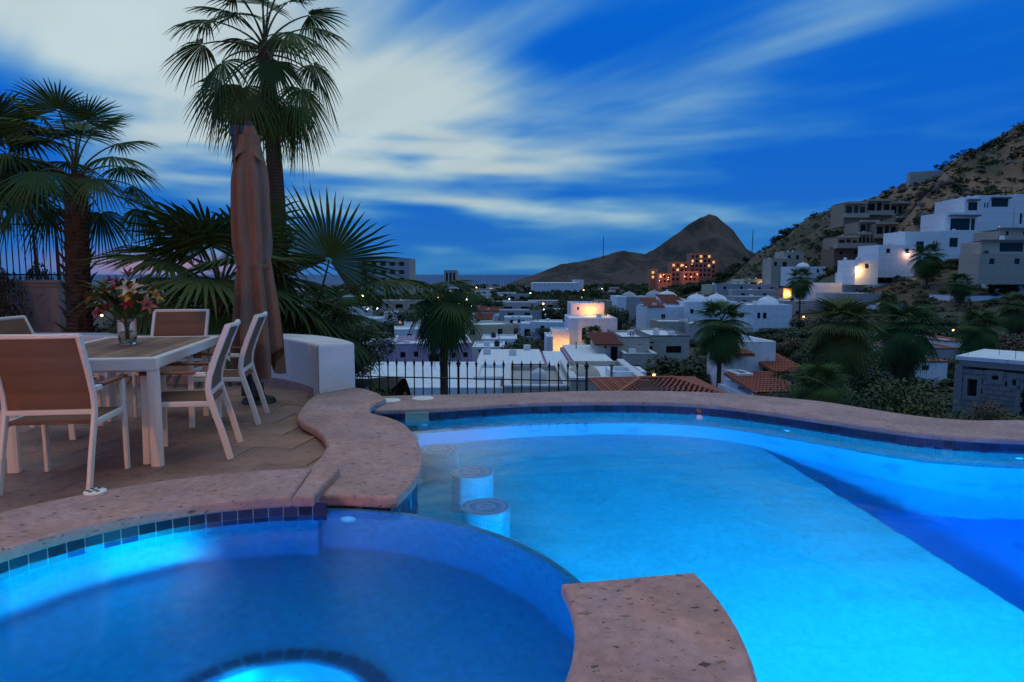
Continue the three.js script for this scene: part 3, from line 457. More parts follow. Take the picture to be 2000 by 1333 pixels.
// ---------------------------------------------------------------- flowers in a glass vase
{
  const vx = -3.0, vz = -5.30, R = rng(77), top = 0.7365;
  const v = thing('glass_vase', 'clear glass vase of water standing on the wooden table top', 'vase', [vx, top, vz]);
  part('glass', new THREE.LatheGeometry([[0, 0], [0.056, 0], [0.062, 0.006], [0.066, 0.09], [0.068, 0.20], [0.064, 0.20], [0.062, 0.09], [0.057, 0.015], [0, 0.013]].map(([a, b]) => new THREE.Vector2(a, b)), 40), MP({ color: 0xffffff, roughness: 0.02, transmission: 1, thickness: 0.01, ior: 1.5 }), v);
  part('water', new THREE.CylinderGeometry(0.0585, 0.0555, 0.085, 32).translate(0, 0.0585, 0), MP({ color: 0xffffff, roughness: 0.02, transmission: 1, thickness: 0.1, ior: 1.33, attenuationColor: lin(0.6, 0.75, 0.5), attenuationDistance: 0.15 }), v);
  const b = thing('lily_bouquet', 'bouquet of yellow and red lilies with dark leaves in the vase', 'bouquet', [vx, top + 0.03, vz]);
  const green = M({ color: lin(0.035, 0.075, 0.02), roughness: 0.7 }), green2 = M({ color: lin(0.06, 0.11, 0.025), roughness: 0.65 });
  const petal = (L, w, curl) => { const pos = [], idx = [], n = 7; for (let i = 0; i <= n; i++) { const t = i / n, hw = w * Math.sin(Math.PI * Math.min(1, t * 0.92 + 0.08)) ** 0.9 * (1 - t * 0.25), y = L * (t * 0.62 - curl * t * t * t), z = L * (0.28 * t + 0.62 * t * t); pos.push(-hw, y + hw * 0.35, z, 0, y, z, hw, y + hw * 0.35, z); if (i) { const k = i * 3; idx.push(k - 3, k - 2, k, k - 2, k + 1, k, k - 2, k - 1, k + 1, k - 1, k + 2, k + 1); } } const g = new THREE.BufferGeometry(); g.setAttribute('position', new THREE.Float32BufferAttribute(pos, 3)); g.setIndex(idx); g.computeVertexNormals(); return g; };
  const pg = [petal(0.085, 0.021, 0.25), petal(0.08, 0.018, 0.45), petal(0.06, 0.011, -0.2)], cols = { yellow: lin(0.62, 0.40, 0.10), gold: lin(0.62, 0.28, 0.04), red: lin(0.36, 0.012, 0.03), white: lin(0.68, 0.60, 0.48), pink: lin(0.50, 0.12, 0.10), dark: lin(0.14, 0.006, 0.02) };
  const pm = Object.fromEntries(Object.entries(cols).map(([k, c]) => [k, MP({ color: c, roughness: 0.6, transmission: 0.2, thickness: 0 })]));
  const anther = M({ color: lin(0.25, 0.09, 0.02), roughness: 0.8 });
  const stems = [];
  const lily = (dx, dy, dz, kind, size, open = 0) => {
    const f = new THREE.Group(); f.name = 'lily'; b.add(f); f.position.set(dx, dy, dz); f.quaternion.setFromUnitVectors(V3(0, 1, 0), V3(dx * 1.6, 0.10 + 0.2 * R(), dz * 1.6 + 0.10).normalize()); f.scale.setScalar(size * 1.22);
    for (let k = 0; k < 6; k++) { const m = part('petal', pg[open === 2 ? 2 : k % 2], pm[kind], f); m.rotation.y = k * Math.PI / 3 + R() * 0.15; }
    if (open < 2) part('stamens', [0, 1, 2, 3, 4].map((k) => { const a = k * 1.257; return tube([[0, 0, 0], [Math.cos(a) * 0.008, 0.03, Math.sin(a) * 0.008], [Math.cos(a) * 0.02, 0.055, Math.sin(a) * 0.02]], 0.002, 4, 4); }), anther, f);
    stems.push(tube([[dx * 0.03, 0.0, dz * 0.03], [dx * 0.12, 0.14, dz * 0.12], [dx * 0.55, dy * 0.7, dz * 0.55], [dx, dy, dz]], 0.0035, 5, 10));
  };
  for (const a of [[-0.20, 0.33, 0.05, 'yellow', 1.15], [-0.11, 0.36, 0.06, 'gold', 0.9], [0.07, 0.40, 0.06, 'white', 1.15], [0.14, 0.39, 0.00, 'white', 0.95], [0.09, 0.34, 0.09, 'gold', 1.0], [-0.05, 0.40, 0.04, 'pink', 0.95], [-0.13, 0.22, 0.10, 'red', 0.95], [-0.07, 0.245, 0.11, 'red', 0.85], [0.18, 0.27, 0.05, 'pink', 0.9], [0.075, 0.285, 0.10, 'red', 0.7], [0.21, 0.34, -0.02, 'gold', 0.8], [0.03, 0.30, -0.15, 'yellow', 1.0], [-0.1, 0.31, -0.14, 'red', 0.9],
    [0.03, 0.50, 0.0, 'dark', 0.95, 2], [-0.10, 0.465, 0.0, 'red', 0.8, 2], [-0.03, 0.45, 0.05, 'dark', 0.8, 2], [-0.17, 0.45, -0.03, 'gold', 0.7, 2], [0.10, 0.47, -0.05, 'dark', 0.7, 2]]) lily(...a);
  part('stems', stems, green, b);
  const leafG = petal(0.12, 0.018, 0.1);
  for (let k = 0; k < 115; k++) { const a = R() * 6.283, r = 0.03 + R() * 0.15, m = part('leaf', leafG, R() < 0.6 ? green : green2, b); m.position.set(Math.cos(a) * r, 0.16 + R() * 0.26, Math.sin(a) * r); m.rotation.set((R() - 0.5) * 1.2, -a + Math.PI / 2 + (R() - 0.5), 0); m.scale.setScalar(0.8 + R() * 0.9); }
}
// ---------------------------------------------------------------- iron fence below the pool
mat.iron = M({ color: lin(0.012, 0.012, 0.014), roughness: 0.55, metalness: 0.3 });
{
  const A = dp(690, 708, 9.75), B = dp(1146, 714, 9.3), len = Math.hypot(B.x - A.x, B.z - A.z), n = 26;
  const f = thing('iron_fence', 'black iron fence with spear points standing beyond the pool coping', 'fence', [A.x, -1.30, A.z], Math.atan2(-(B.z - A.z), B.x - A.x)), T = 1.31;
  const bg = merge([new THREE.CylinderGeometry(0.009, 0.009, T, 8).translate(0, T / 2, 0), new THREE.LatheGeometry([[0, 0.10], [0.010, 0.055], [0.021, 0.028], [0.010, 0.004], [0.016, -0.006], [0.010, -0.016], [0, -0.016]].map(([a, b]) => new THREE.Vector2(a, b)), 8).translate(0, T, 0)]);
  for (let i = 0; i <= n; i++) { const m = part(i === 12 || i === n ? 'post' : 'baluster', bg, mat.iron, f); m.position.x = len * i / n; if (i === 12 || i === n) m.scale.set(1.9, 1.0, 1.9); }
  part('rail', [box(len, 0.014, 0.03, len / 2, 1.13, 0, 0.003), box(len, 0.014, 0.03, len / 2, 0.12, 0, 0.003)], mat.iron, f);
  solo('parapet_wall', box(len + 2.4, 2.4, 0.22, 0, 0, 0, 0.02).rotateY(Math.atan2(-(B.z - A.z), B.x - A.x)).translate((A.x + B.x) / 2 - 0.4, -2.52, (A.z + B.z) / 2), mat.salmon, 'salmon plastered parapet carrying the iron fence', 'wall');
}
// ---------------------------------------------------------------- fan palms
mat.frond = [lin(0.034, 0.080, 0.022), lin(0.048, 0.098, 0.024), lin(0.070, 0.105, 0.028)].map((c) => MP({ color: c, roughness: 0.8, specularIntensity: 0.35, transmission: 0.12, thickness: 0 }));
mat.deadFrond = MP({ color: lin(0.085, 0.048, 0.026), roughness: 0.85, transmission: 0.1, thickness: 0 });
mat.petiole = M({ color: lin(0.07, 0.08, 0.025), roughness: 0.6 });
mat.trunk = M({ color: lin(0.095, 0.060, 0.042), roughness: 0.95, bumpMap: tex(256, (u, v) => { const h = 0.5 + 0.35 * Math.sin(v * Math.PI * 40 + fbm(u * 8, v * 8, 3, 3, 8) * 6) + 0.3 * (fbm(u * 30, v * 6, 3, 5, 6) - 0.5); return [h, h, h]; }, false, 1), bumpScale: 0.03 });
mat.boot = M({ color: lin(0.075, 0.045, 0.032), roughness: 0.95 });
// a fan leaf that leaves the crown at 'el' degrees: heading +z, stalk Lp, blade R. gives {blade, stalk}
function frond(el, Lp, R, droop, seed, N = 38, spread = 2.15) {
  const rnd = rng(seed), e = el * Math.PI / 180, pts = [], n = 8; let y = 0, z = 0, a = e;
  for (let i = 0; i <= n; i++) { pts.push(V3(0, y, z)); y += Math.sin(a) * Lp / n; z += Math.cos(a) * Lp / n; a -= 0.075 + 0.03 * Math.cos(e); }
  const end = pts[n], T = V3(0, Math.sin(a), Math.cos(a)), S = V3(1, 0, 0), Nn = V3(0, Math.cos(a), -Math.sin(a)), pos = [], idx = [];
  const dphi = spread * 2 / (N - 1);
  for (let k = 0; k < N; k++) {
    const ph = -spread + k * dphi, len = R * (0.80 + 0.20 * Math.cos(ph * 0.7)) * (0.93 + 0.12 * rnd()), dr = droop * (0.75 + 0.6 * rnd()), D = T.clone().multiplyScalar(Math.cos(ph)).addScaledVector(S, Math.sin(ph)), Q = T.clone().multiplyScalar(-Math.sin(ph)).addScaledVector(S, Math.cos(ph));
    const st = [0.04, 0.30, 0.52, 0.72, 0.88, 1], o = pos.length / 3, cup = 0.16 * (1 - Math.cos(ph));
    st.forEach((s, i) => {
      const r = s * len, w = (s < 0.5 ? r * Math.tan(dphi / 2) * 1.02 : Math.max(0.001, 0.5 * len * Math.tan(dphi / 2) * (1 - (s - 0.5) / 0.5) ** 0.7)), sag = dr * len * s ** 2.6 + (s > 0.7 ? (rnd() - 0.5) * 0.03 * len : 0);
      for (const q of [-1, 1]) { const p = end.clone().addScaledVector(D, r).addScaledVector(Q, q * w).addScaledVector(Nn, (q * (k % 2 ? 1 : -1)) * Math.min(w * 0.35, 0.02) - cup * r * 0.5); p.y -= sag; pos.push(p.x, p.y, p.z); }
      if (i) { const A = o + i * 2; idx.push(A - 2, A - 1, A, A - 1, A + 1, A); }
    });
  }
  const g = new THREE.BufferGeometry(); g.setAttribute('position', new THREE.Float32BufferAttribute(pos, 3)); g.setIndex(idx); const blade = g.toNonIndexed(); blade.computeVertexNormals();
  const s = Lp; return { blade, stalk: tube(pts, (t) => lerp(0.022, 0.011, t) * (0.6 + s * 0.4), 5, 8) };
}
const frondKinds = [[78, 0.16], [60, 0.22], [42, 0.30], [24, 0.36], [4, 0.42], [-18, 0.45], [-42, 0.40]].map(([el, dr], i) => [0, 1].map((v) => frond(el, 0.80, 0.92, dr, 100 + i * 7 + v)));
const frondOpen = [[80, 0.14], [62, 0.24], [44, 0.36], [24, 0.46], [2, 0.55], [-22, 0.55], [-46, 0.45]].map(([el, dr], i) => [0, 1].map((v) => frond(el, 1.0, 0.74, dr, 200 + i * 7 + v, 34, 1.75)));
const deadKinds = [0, 1, 2].map((v) => frond(-62 - v * 7, 0.55, 0.80, 0.30, 300 + v, 22, 1.0));
function trunkGeo(h, r0, r1, lean, seed) { // tapered, ringed, slightly bent
  const n = 40, pos = [[0, -0.4, 0]]; for (let i = 1; i <= 6; i++) { const t = i / 6; pos.push([lean[0] * t * t, h * t, lean[1] * t * t]); }
  const g = tube(pos, (t) => lerp(r0, r1, t ** 0.7) * (1 + 0.10 * Math.exp(-t * 9) * 3), 14, n), p = g.attributes.position; g.computeVertexNormals(); const nn = g.attributes.normal;
  for (let i = 0; i < p.count; i++) { const k = 0.06 * r0 * (vn(i % 15 * 1.7, Math.floor(i / 15) * 0.9, seed) - 0.4); p.setXYZ(i, p.getX(i) + nn.getX(i) * k, p.getY(i) + nn.getY(i) * k, p.getZ(i) + nn.getZ(i) * k); }
  const u = g.attributes.uv; for (let i = 0; i < u.count; i++) u.setXY(i, u.getY(i) * 2 * Math.PI * r0, u.getX(i) * h); g.computeVertexNormals(); return g;
}
function palm(label, base, h, r, o = {}) {
  const P = thing('fan_palm', label, 'palm', base, o.turn ?? 0, o.group), R = rng(o.seed ?? 1), lean = o.lean ?? [0, 0], S = o.size ?? 1, n = o.n ?? 30;
  part('trunk', trunkGeo(h, r, r * (o.taper ?? 0.75), lean, o.seed ?? 1), mat.trunk, P);
  for (let k = 0; k < n; k++) {
    const t = k / n, az = k * 2.39996 + R() * 0.4, cls = clamp(Math.floor((o.from ?? 0) + t * ((o.to ?? 6.9) - (o.from ?? 0))), 0, 6), f = (o.open ? frondOpen : frondKinds)[cls][k % 2], m = part('frond', f.blade, mat.frond[Math.floor(R() * 3)], P);
    m.position.set(lean[0], h + 0.02 - t * 0.28 * S, lean[1]); m.rotation.set((R() - 0.5) * 0.16, az, (R() - 0.5) * 0.25, 'YXZ'); m.scale.setScalar(S * (0.88 + 0.24 * R()) * (o.fs?.[k] ?? 1));
    part('stalk', f.stalk, mat.petiole, m);
  }
  for (let k = 0; k < (o.dead ?? 0); k++) { const f = deadKinds[k % 3], m = part('dead_frond', f.blade, mat.deadFrond, P); m.position.set(lean[0], h - 0.22 * S - 0.25 * R(), lean[1]); m.rotation.set(0, k * 2.39996 + 0.7, (R() - 0.5) * 0.2, 'YXZ'); m.scale.setScalar(S * (0.7 + 0.4 * R())); part('stalk', f.stalk, mat.boot, m); }
  if (o.boots) for (let k = 0; k < o.boots; k++) { // stubs of cut leaves
    const t = 0.12 + 0.86 * k / o.boots, a = k * 2.39996, rr = lerp(r, r * (o.taper ?? 0.75), t), m = part('leaf_stub', bootG, mat.boot, P); m.position.set(lean[0] * t * t + Math.cos(a) * rr * 0.86, h * t, lean[1] * t * t + Math.sin(a) * rr * 0.86); m.rotation.set(0, -a, -0.55 - R() * 0.3, 'YXZ'); m.scale.setScalar(0.8 + R() * 0.6);
  }
  return P;
}
const bootG = (() => { const g = new THREE.CylinderGeometry(0.008, 0.045, 0.17, 5).scale(0.5, 1, 1).translate(0, 0.06, 0); return g; })();
const BED = -0.45;
struct('garden_bed', (() => { const g = new THREE.PlaneGeometry(13, 5, 60, 24).rotateX(-Math.PI / 2).translate(-8.3, BED, -10.9), p = g.attributes.position; for (let i = 0; i < p.count; i++) p.setY(i, p.getY(i) + 0.12 * (fbm(p.getX(i), p.getZ(i), 3, 9) - 0.5) - 1.2 * sst(-11.2, -13.4, p.getZ(i)) * 1); g.computeVertexNormals(); return g; })(), mat.soil, 'dark planting bed behind the low white wall');
const px0 = (x, d) => (x - 1000) / FPX * d;   // sideways metres of a picture column at that distance
const yAt = (py, d) => dp(1000, py, d).y;
palm('tall fan palm with a brown skirt rising behind the folded umbrella', [px0(553, 11.5), BED, -11.5], yAt(105, 11.5) - BED, 0.15, { lean: [-0.16, 0], seed: 4, n: 30, dead: 10, size: 0.92, taper: 0.8, open: true });
palm('stout fan palm with a stubbly trunk before the tall pale wall', [px0(152, 9.2), BED, -9.2], yAt(345, 9.2) - BED, 0.185, { lean: [0.08, 0], seed: 11, n: 21, boots: 95, size: 0.76, taper: 0.72, dead: 0, to: 5.2, open: true });
palm('low fan palm whose crown stands left of the umbrella at table height', [px0(432, 9.4), BED, -9.4], yAt(575, 9.4) - BED, 0.16, { seed: 23, n: 24, size: 1.12, to: 4.2, dead: 3, boots: 30 });
{ // low palm to the right of the umbrella, one broad fan turned towards the terrace
  const P = palm('low fan palm with one broad round fan right of the umbrella', [px0(600, 10.3), BED, -10.3], yAt(640, 10.3) - BED, 0.15, { seed: 31, n: 14, size: 0.78, from: 1, to: 4.2, dead: 2 });
  const big = frond(84, 1.15, 1.32, 0.04, 901, 54, 2.3), m = part('frond', big.blade, mat.frond[1], P); m.position.set(0.05, yAt(640, 10.3) - BED, 0.1); m.rotation.set(-0.05, 0.1, -0.36, 'XYZ'); part('stalk', big.stalk, mat.petiole, m);
  const side = frond(52, 1.35, 0.95, 0.30, 905, 40, 1.7), s = part('frond', side.blade, mat.frond[2], P); s.position.set(0.05, yAt(640, 10.3) - BED, 0.1); s.rotation.set(0, 1.45, 0); part('stalk', side.stalk, mat.petiole, s);
}
palm('slim fan palm growing up from the white roofs past the iron fence', [px0(866, 22), -6.5, -22], yAt(585, 22) + 6.5, 0.17, { seed: 41, n: 26, size: 0.95, from: 1.5, dead: 8, taper: 0.7 });
palm('dark fan palm half out of view beside the tall pale wall', [px0(-30, 9.6), BED, -9.6], yAt(330, 9.6) - BED, 0.2, { seed: 52, n: 20, size: 0.9, boots: 40, dead: 0, to: 4.2 });

// ---------------------------------------------------------------- leafy crowns and shrubs
mat.leaf = [lin(0.024, 0.050, 0.016), lin(0.040, 0.080, 0.020), lin(0.060, 0.080, 0.024), lin(0.022, 0.058, 0.024), lin(0.090, 0.062, 0.030)].map((c) => M({ color: c, roughness: 0.75, vertexColors: true }));
mat.bark = M({ color: lin(0.07, 0.05, 0.038), roughness: 0.95 });
function crown(seed, n, leaf, o = {}) { // leaves in clumps through a unit ball standing on y = 0..2
  const R = rng(seed), pos = [], col = [], cl = []; const nc = o.clumps ?? 13;
  for (let k = 0; k < nc; k++) { const a = R() * 6.283, u = R() * 2 - 1, r = 0.45 + 0.4 * Math.cbrt(R()); cl.push([Math.cos(a) * Math.sqrt(1 - u * u) * r, 1 + u * r * (o.flat ?? 0.8), Math.sin(a) * Math.sqrt(1 - u * u) * r, 0.26 + 0.22 * R()]); }
  for (let i = 0; i < n; i++) {
    const c = cl[Math.floor(R() * nc)], a = R() * 6.283, u = R() * 2 - 1, r = c[3] * (0.35 + 0.75 * Math.sqrt(R())), s = Math.sqrt(1 - u * u), x = c[0] + Math.cos(a) * s * r, y = c[1] + u * r * 0.85, z = c[2] + Math.sin(a) * s * r;
    const d = V3(R() - 0.5, R() * 0.7 - 0.45, R() - 0.5).add(V3(x, 0, z).multiplyScalar(0.3)).normalize(), q = d.clone().cross(V3(R() - 0.5, 1, R() - 0.5)).normalize(), L = leaf * (0.7 + 0.7 * R()), w = L * (0.22 + 0.16 * R()), t = 0.55 + 0.9 * R(), wm = R() < 0.12 ? 1.5 : 1;
    const p0 = [x, y, z], p1 = [x + d.x * L * 0.5 + q.x * w, y + d.y * L * 0.5 + q.y * w, z + d.z * L * 0.5 + q.z * w], p2 = [x + d.x * L, y + d.y * L - L * 0.12, z + d.z * L], p3 = [x + d.x * L * 0.5 - q.x * w, y + d.y * L * 0.5 - q.y * w, z + d.z * L * 0.5 - q.z * w];
    pos.push(...p0, ...p1, ...p2, ...p0, ...p2, ...p3); for (let k = 0; k < 6; k++) col.push(t * wm, t, t * 0.9);
  }
  const g = new THREE.BufferGeometry(); g.setAttribute('position', new THREE.Float32BufferAttribute(pos, 3)); g.setAttribute('color', new THREE.Float32BufferAttribute(col, 3)); g.computeVertexNormals(); return g;
}
const crownNear = [0, 1, 2].map((k) => crown(500 + k, 5200, 0.075, { clumps: 16 })), crownMid = [0, 1, 2, 3].map((k) => crown(520 + k, 2600, 0.13, { clumps: 13 })), crownFar = [0, 1, 2].map((k) => crown(540 + k, 700, 0.24, { clumps: 9 }));
const limbs = [0, 1].map((k) => { const R = rng(600 + k), gs = [tube([[0, -0.3, 0], [0.03, 0.5, 0.02], [0, 0.9, 0]], (t) => lerp(0.10, 0.06, t), 7, 6)]; for (let i = 0; i < 7; i++) { const a = i * 2.4, r = 0.45 + 0.25 * R(), y = 0.9 + R() * 0.6; gs.push(tube([[0, 0.35 + R() * 0.4, 0], [Math.cos(a) * r * 0.5, y * 0.85, Math.sin(a) * r * 0.5], [Math.cos(a) * r, y, Math.sin(a) * r]], (t) => lerp(0.045, 0.012, t), 5, 6)); } return merge(gs); });
let treeN = 0;
function tree(name, label, group, base, rx, ry, kind = 1, lvl = crownMid, cat = 'tree') {
  const k = treeN++, t = thing(name, label, cat, base, k * 1.7, group); t.scale.set(rx, ry, rx);
  part(cat === 'shrub' ? 'stems' : 'trunk', limbs[k % 2], mat.bark, t); part(cat === 'shrub' ? 'foliage' : 'crown', lvl[k % lvl.length], mat.leaf[kind], t); return t;
}
const flowerG = (() => { const gs = []; for (let k = 0; k < 5; k++) { const a = k * 1.2566; gs.push(new THREE.CircleGeometry(0.5, 6).scale(1, 0.7, 1).translate(0.55, 0, 0).rotateX(-1.2).rotateY(a)); } return merge(gs); })();
function bloom(t, n, color, seed) { const R = rng(seed), m = M({ color, roughness: 0.7 }), gs = []; for (let k = 0; k < n; k++) { const a = R() * 6.283, u = R() * 1.6 - 0.6, r = 0.85 + 0.2 * R(), s = 0.05; gs.push(flowerG.clone().scale(s, s, s).rotateX(R() * 2).rotateY(R() * 6).translate(Math.cos(a) * Math.sqrt(Math.max(0, 1 - u * u)) * r, 1 + u * r * 0.8, Math.sin(a) * Math.sqrt(Math.max(0, 1 - u * u)) * r)); } const o = part('blossom', gs, m, t); o.userData.kind = 'stuff'; }
{
  const g = 'shrubs in the bed behind the low wall';
  bloom(tree('flowering_shrub', 'leafy shrub with yellow blossoms at the foot of the tall pale wall', null, [px0(150, 9.0), BED, -9.0], 0.62, 0.52, 1, crownNear, 'shrub'), 26, lin(0.55, 0.32, 0.03), 5);
  for (const [x, d, r, h] of [[330, 9.2, 0.5, 0.34], [385, 9.9, 0.6, 0.42], [520, 9.8, 0.55, 0.38], [660, 10.4, 0.5, 0.33], [235, 10.2, 0.65, 0.5], [-40, 9.1, 0.5, 0.5], [585, 11.2, 0.7, 0.5], [470, 11.5, 0.8, 0.55], [270, 9.6, 0.6, 0.62], [355, 10.4, 0.7, 0.66], [445, 10.2, 0.6, 0.6], [530, 10.8, 0.75, 0.66], [620, 10.9, 0.7, 0.55], [300, 11.2, 0.9, 0.72], [205, 9.5, 0.5, 0.56], [680, 11.3, 0.7, 0.5], [400, 11.8, 1.0, 0.75]]) tree('garden_shrub', 'dark green shrub in the planting bed behind the low white wall', g, [px0(x, d), BED, -d], r, h, [0, 1, 3][Math.floor(x) % 3], crownNear, 'shrub');
  bloom(tree('climbing_shrub', 'dark reddish shrub hanging over the left end of the tall pale wall', null, [px0(-18, 9.4), BED, -9.45], 0.42, 1.05, 4, crownNear, 'shrub'), 6, lin(0.3, 0.05, 0.04), 8);
  tree('glossy_shrub', 'small glossy leafed plant growing through the iron fence', null, [px0(748, 9.35), -1.1, -9.35], 0.30, 0.56, 1, [crown(711, 700, 0.22, { clumps: 9 })], 'shrub');
  tree('round_shrub', 'round bushy plant beyond the iron fence beside the slim palm', null, [px0(902, 20), -6.6, -20], 0.75, 1.9, 2, crownNear, 'shrub');
}
// tall white wall with an iron railing on the left
mat.greyPlaster = M({ color: lin(0.44, 0.46, 0.48), map: plasterTone, bumpMap: plasterBump, bumpScale: 0.006, roughness: 0.9 });
{
  const d = 10.2, L = px0(-260, d), Rr = px0(128, d), top = yAt(553, d), w = thing('garden_wall', 'tall pale grey garden wall with a moulded cap left of the stout palm', 'wall', [(L + Rr) / 2, BED, -d]);
  part('wall', box(Rr - L, top - BED + 0.4, 0.3, 0, (top - BED) / 2 - 0.2, 0, 0.01), mat.greyPlaster, w);
  part('cap', [box(Rr - L + 0.1, 0.05, 0.42, 0, top - BED + 0.02, 0, 0.012), box(Rr - L + 0.05, 0.05, 0.36, 0, top - BED - 0.03, 0, 0.012)], mat.greyPlaster, w);
  const f = thing('iron_railing', 'plain black iron railing on the tall pale garden wall', 'railing', [L, top + 0.045, -d]), n = 32, T = 0.84, bg = new THREE.CylinderGeometry(0.008, 0.008, T, 6).translate(0, T / 2, 0);
  for (let i = 0; i <= n; i++) { const m = part('baluster', bg, mat.iron, f); m.position.x = (Rr - L) * i / n; }
  part('rail', [box(Rr - L, 0.02, 0.03, (Rr - L) / 2, T - 0.02, 0, 0.003), box(Rr - L, 0.02, 0.03, (Rr - L) / 2, 0.08, 0, 0.003)], mat.iron, f);
  // spiky plants behind the railing
  const spike = (() => { const gs = []; const R = rng(9); for (let k = 0; k < 44; k++) { const a = k * 2.4, e = lerp(1.45, -0.2, k / 44), L2 = 0.30 + 0.08 * R(); gs.push(new THREE.ConeGeometry(0.012, L2, 3).translate(0, L2 / 2, 0).rotateZ(Math.PI / 2 - e - Math.PI / 2 * 0).rotateZ(-Math.PI / 2 + 2 * e - e).rotateY(a)); } return merge(gs); })();
  for (const [x, py, dd] of [[74, 455, 11], [118, 462, 11.2]]) { const y = yAt(py, dd), s = thing('spiky_plant', 'slender spiky plant behind the iron railing', 'plant', [px0(x, dd), BED - 0.3, -dd], 0, 'spiky plants behind the railing'); part('stem', tube([[0, 0, 0], [0.03, (y - BED) / 2, 0], [0, y - BED + 0.3, 0]], 0.02, 6), mat.bark, s); const m = part('leaf_rosette', spike, mat.frond[0], s); m.position.y = y - BED + 0.3; }
  tree('railing_shrub', 'dark shrub standing behind the iron railing on the left', null, [px0(52, 11), BED, -11], 0.5, 1.05, 3, crownNear, 'shrub');
}
// ---------------------------------------------------------------- sea, valley and hills
const SEA = -24;
mat.sea = MP({ color: lin(0.02, 0.09, 0.22), roughness: 0.6, specularIntensity: 0.12 });
struct('sea', new THREE.PlaneGeometry(60000, 42000).rotateX(-Math.PI / 2).translate(0, SEA, -20500), mat.sea, 'calm dark blue sea reaching to the horizon');
// heights of the land by picture column and distance
const DS = [7.2, 9.5, 14, 20, 30, 45, 70, 100, 140, 180, 240, 320, 420, 700, 1200, 1700, 2300];
const LAND = [
  [-700, [-3.6, -3.6, -3.6, -4.5, -6, -8, -10, -12, -14, -16, -17, -18, -19, -20, -21, -22.5, -30]],
  [600, [-3.6, -3.6, -3.8, -5, -7, -9, -10.5, -12.5, -14, -16, -17.5, -18.5, -20, -21, -22, -23.4, -30]],
  [1000, [-3.6, -3.6, -4.2, -6, -8, -9.3, -10.6, -12.8, -14.5, -16, -18, -19.5, -20.5, -21.5, -22.4, -23.6, -30]],
  [1250, [-3.6, -3.6, -4.2, -6, -7.6, -9, -10.5, -12, -12, -10.5, -13, -16, -19, -21, -21, -21, -30]],
  [1400, [-3.6, -3.6, -4.2, -5.8, -7.2, -8.5, -10, -11.5, -11.5, -9.5, -7.5, -8, -6, -8, -15, -20, -30]],
  [1480, [-3.6, -3.6, -4.2, -5.6, -7, -8, -9.6, -11, -11, -8.5, -6.5, -2, 12, 14, 0, -18, -30]],
  [1550, [-3.6, -3.6, -4.2, -5.5, -6.8, -7.6, -9, -10.2, -9.8, -6, -4, 8, 30, 30, 6, -18, -30]],
  [1640, [-3.6, -3.6, -4.0, -5.2, -6.2, -7.2, -8.5, -9.4, -8.6, -3.5, 4.5, 25, 42, 40, 10, -18, -30]],
  [1720, [-3.6, -3.6, -4.0, -5.0, -6.0, -7.2, -8.4, -9.2, -6.5, 0.5, 10, 36, 46, 40, 10, -18, -30]],
  [1780, [-3.6, -3.6, -4.0, -5.0, -5.8, -7.2, -8.2, -8.6, -5, 4, 20, 45, 50, 40, 10, -18, -30]],
  [1850, [-3.6, -3.6, -4.0, -4.8, -5.4, -7.0, -8.0, -8.2, -3.4, 6.5, 26, 52, 62, 50, 10, -18, -30]],
  [1930, [-3.6, -3.6, -4.0, -4.6, -5.2, -6.8, -7.8, -8.0, -2.6, 8, 30, 62, 78, 60, 10, -18, -30]],
  [2000, [-3.6, -3.6, -4.0, -4.6, -5.1, -6.6, -7.6, -7.8, -2, 9, 33, 71, 90, 70, 10, -18, -30]],
  [2700, [-3.6, -3.6, -4.0, -4.6, -5.1, -6.4, -7, -7, 2, 20, 50, 95, 120, 90, 10, -18, -30]]];
function landAt(px, d) {
  let i = 0; while (i < LAND.length - 2 && px > LAND[i + 1][0]) i++;
  const u = clamp((px - LAND[i][0]) / (LAND[i + 1][0] - LAND[i][0])); let j = 0; while (j < DS.length - 2 && d > DS[j + 1]) j++;
  const v = clamp(Math.log(d / DS[j]) / Math.log(DS[j + 1] / DS[j])), f = (r) => lerp(r[j], r[j + 1], v);
  return lerp(f(LAND[i][1]), f(LAND[i + 1][1]), u);
}
function ground(px, d) { const y = landAt(px, d), x = px0(px, d), hill = sst(2, 16, y) + 0.25 * sst(-3, 3, y); return y + hill * ((fbm(x * 0.06, d * 0.06, 5, 12) - 0.5) * 11 + (Math.abs(fbm(x * 0.16, d * 0.10, 4, 18) - 0.5)) * 5) + (fbm(x * 0.2, d * 0.2, 3, 2) - 0.5) * 0.6; }
mat.land = M({ roughness: 1, vertexColors: true, bumpMap: tex(512, (u, v) => { const h = fbm(u * 10, v * 10, 5, 7, 10); return [h, h, h]; }, false, 0.12), bumpScale: 0.5 });
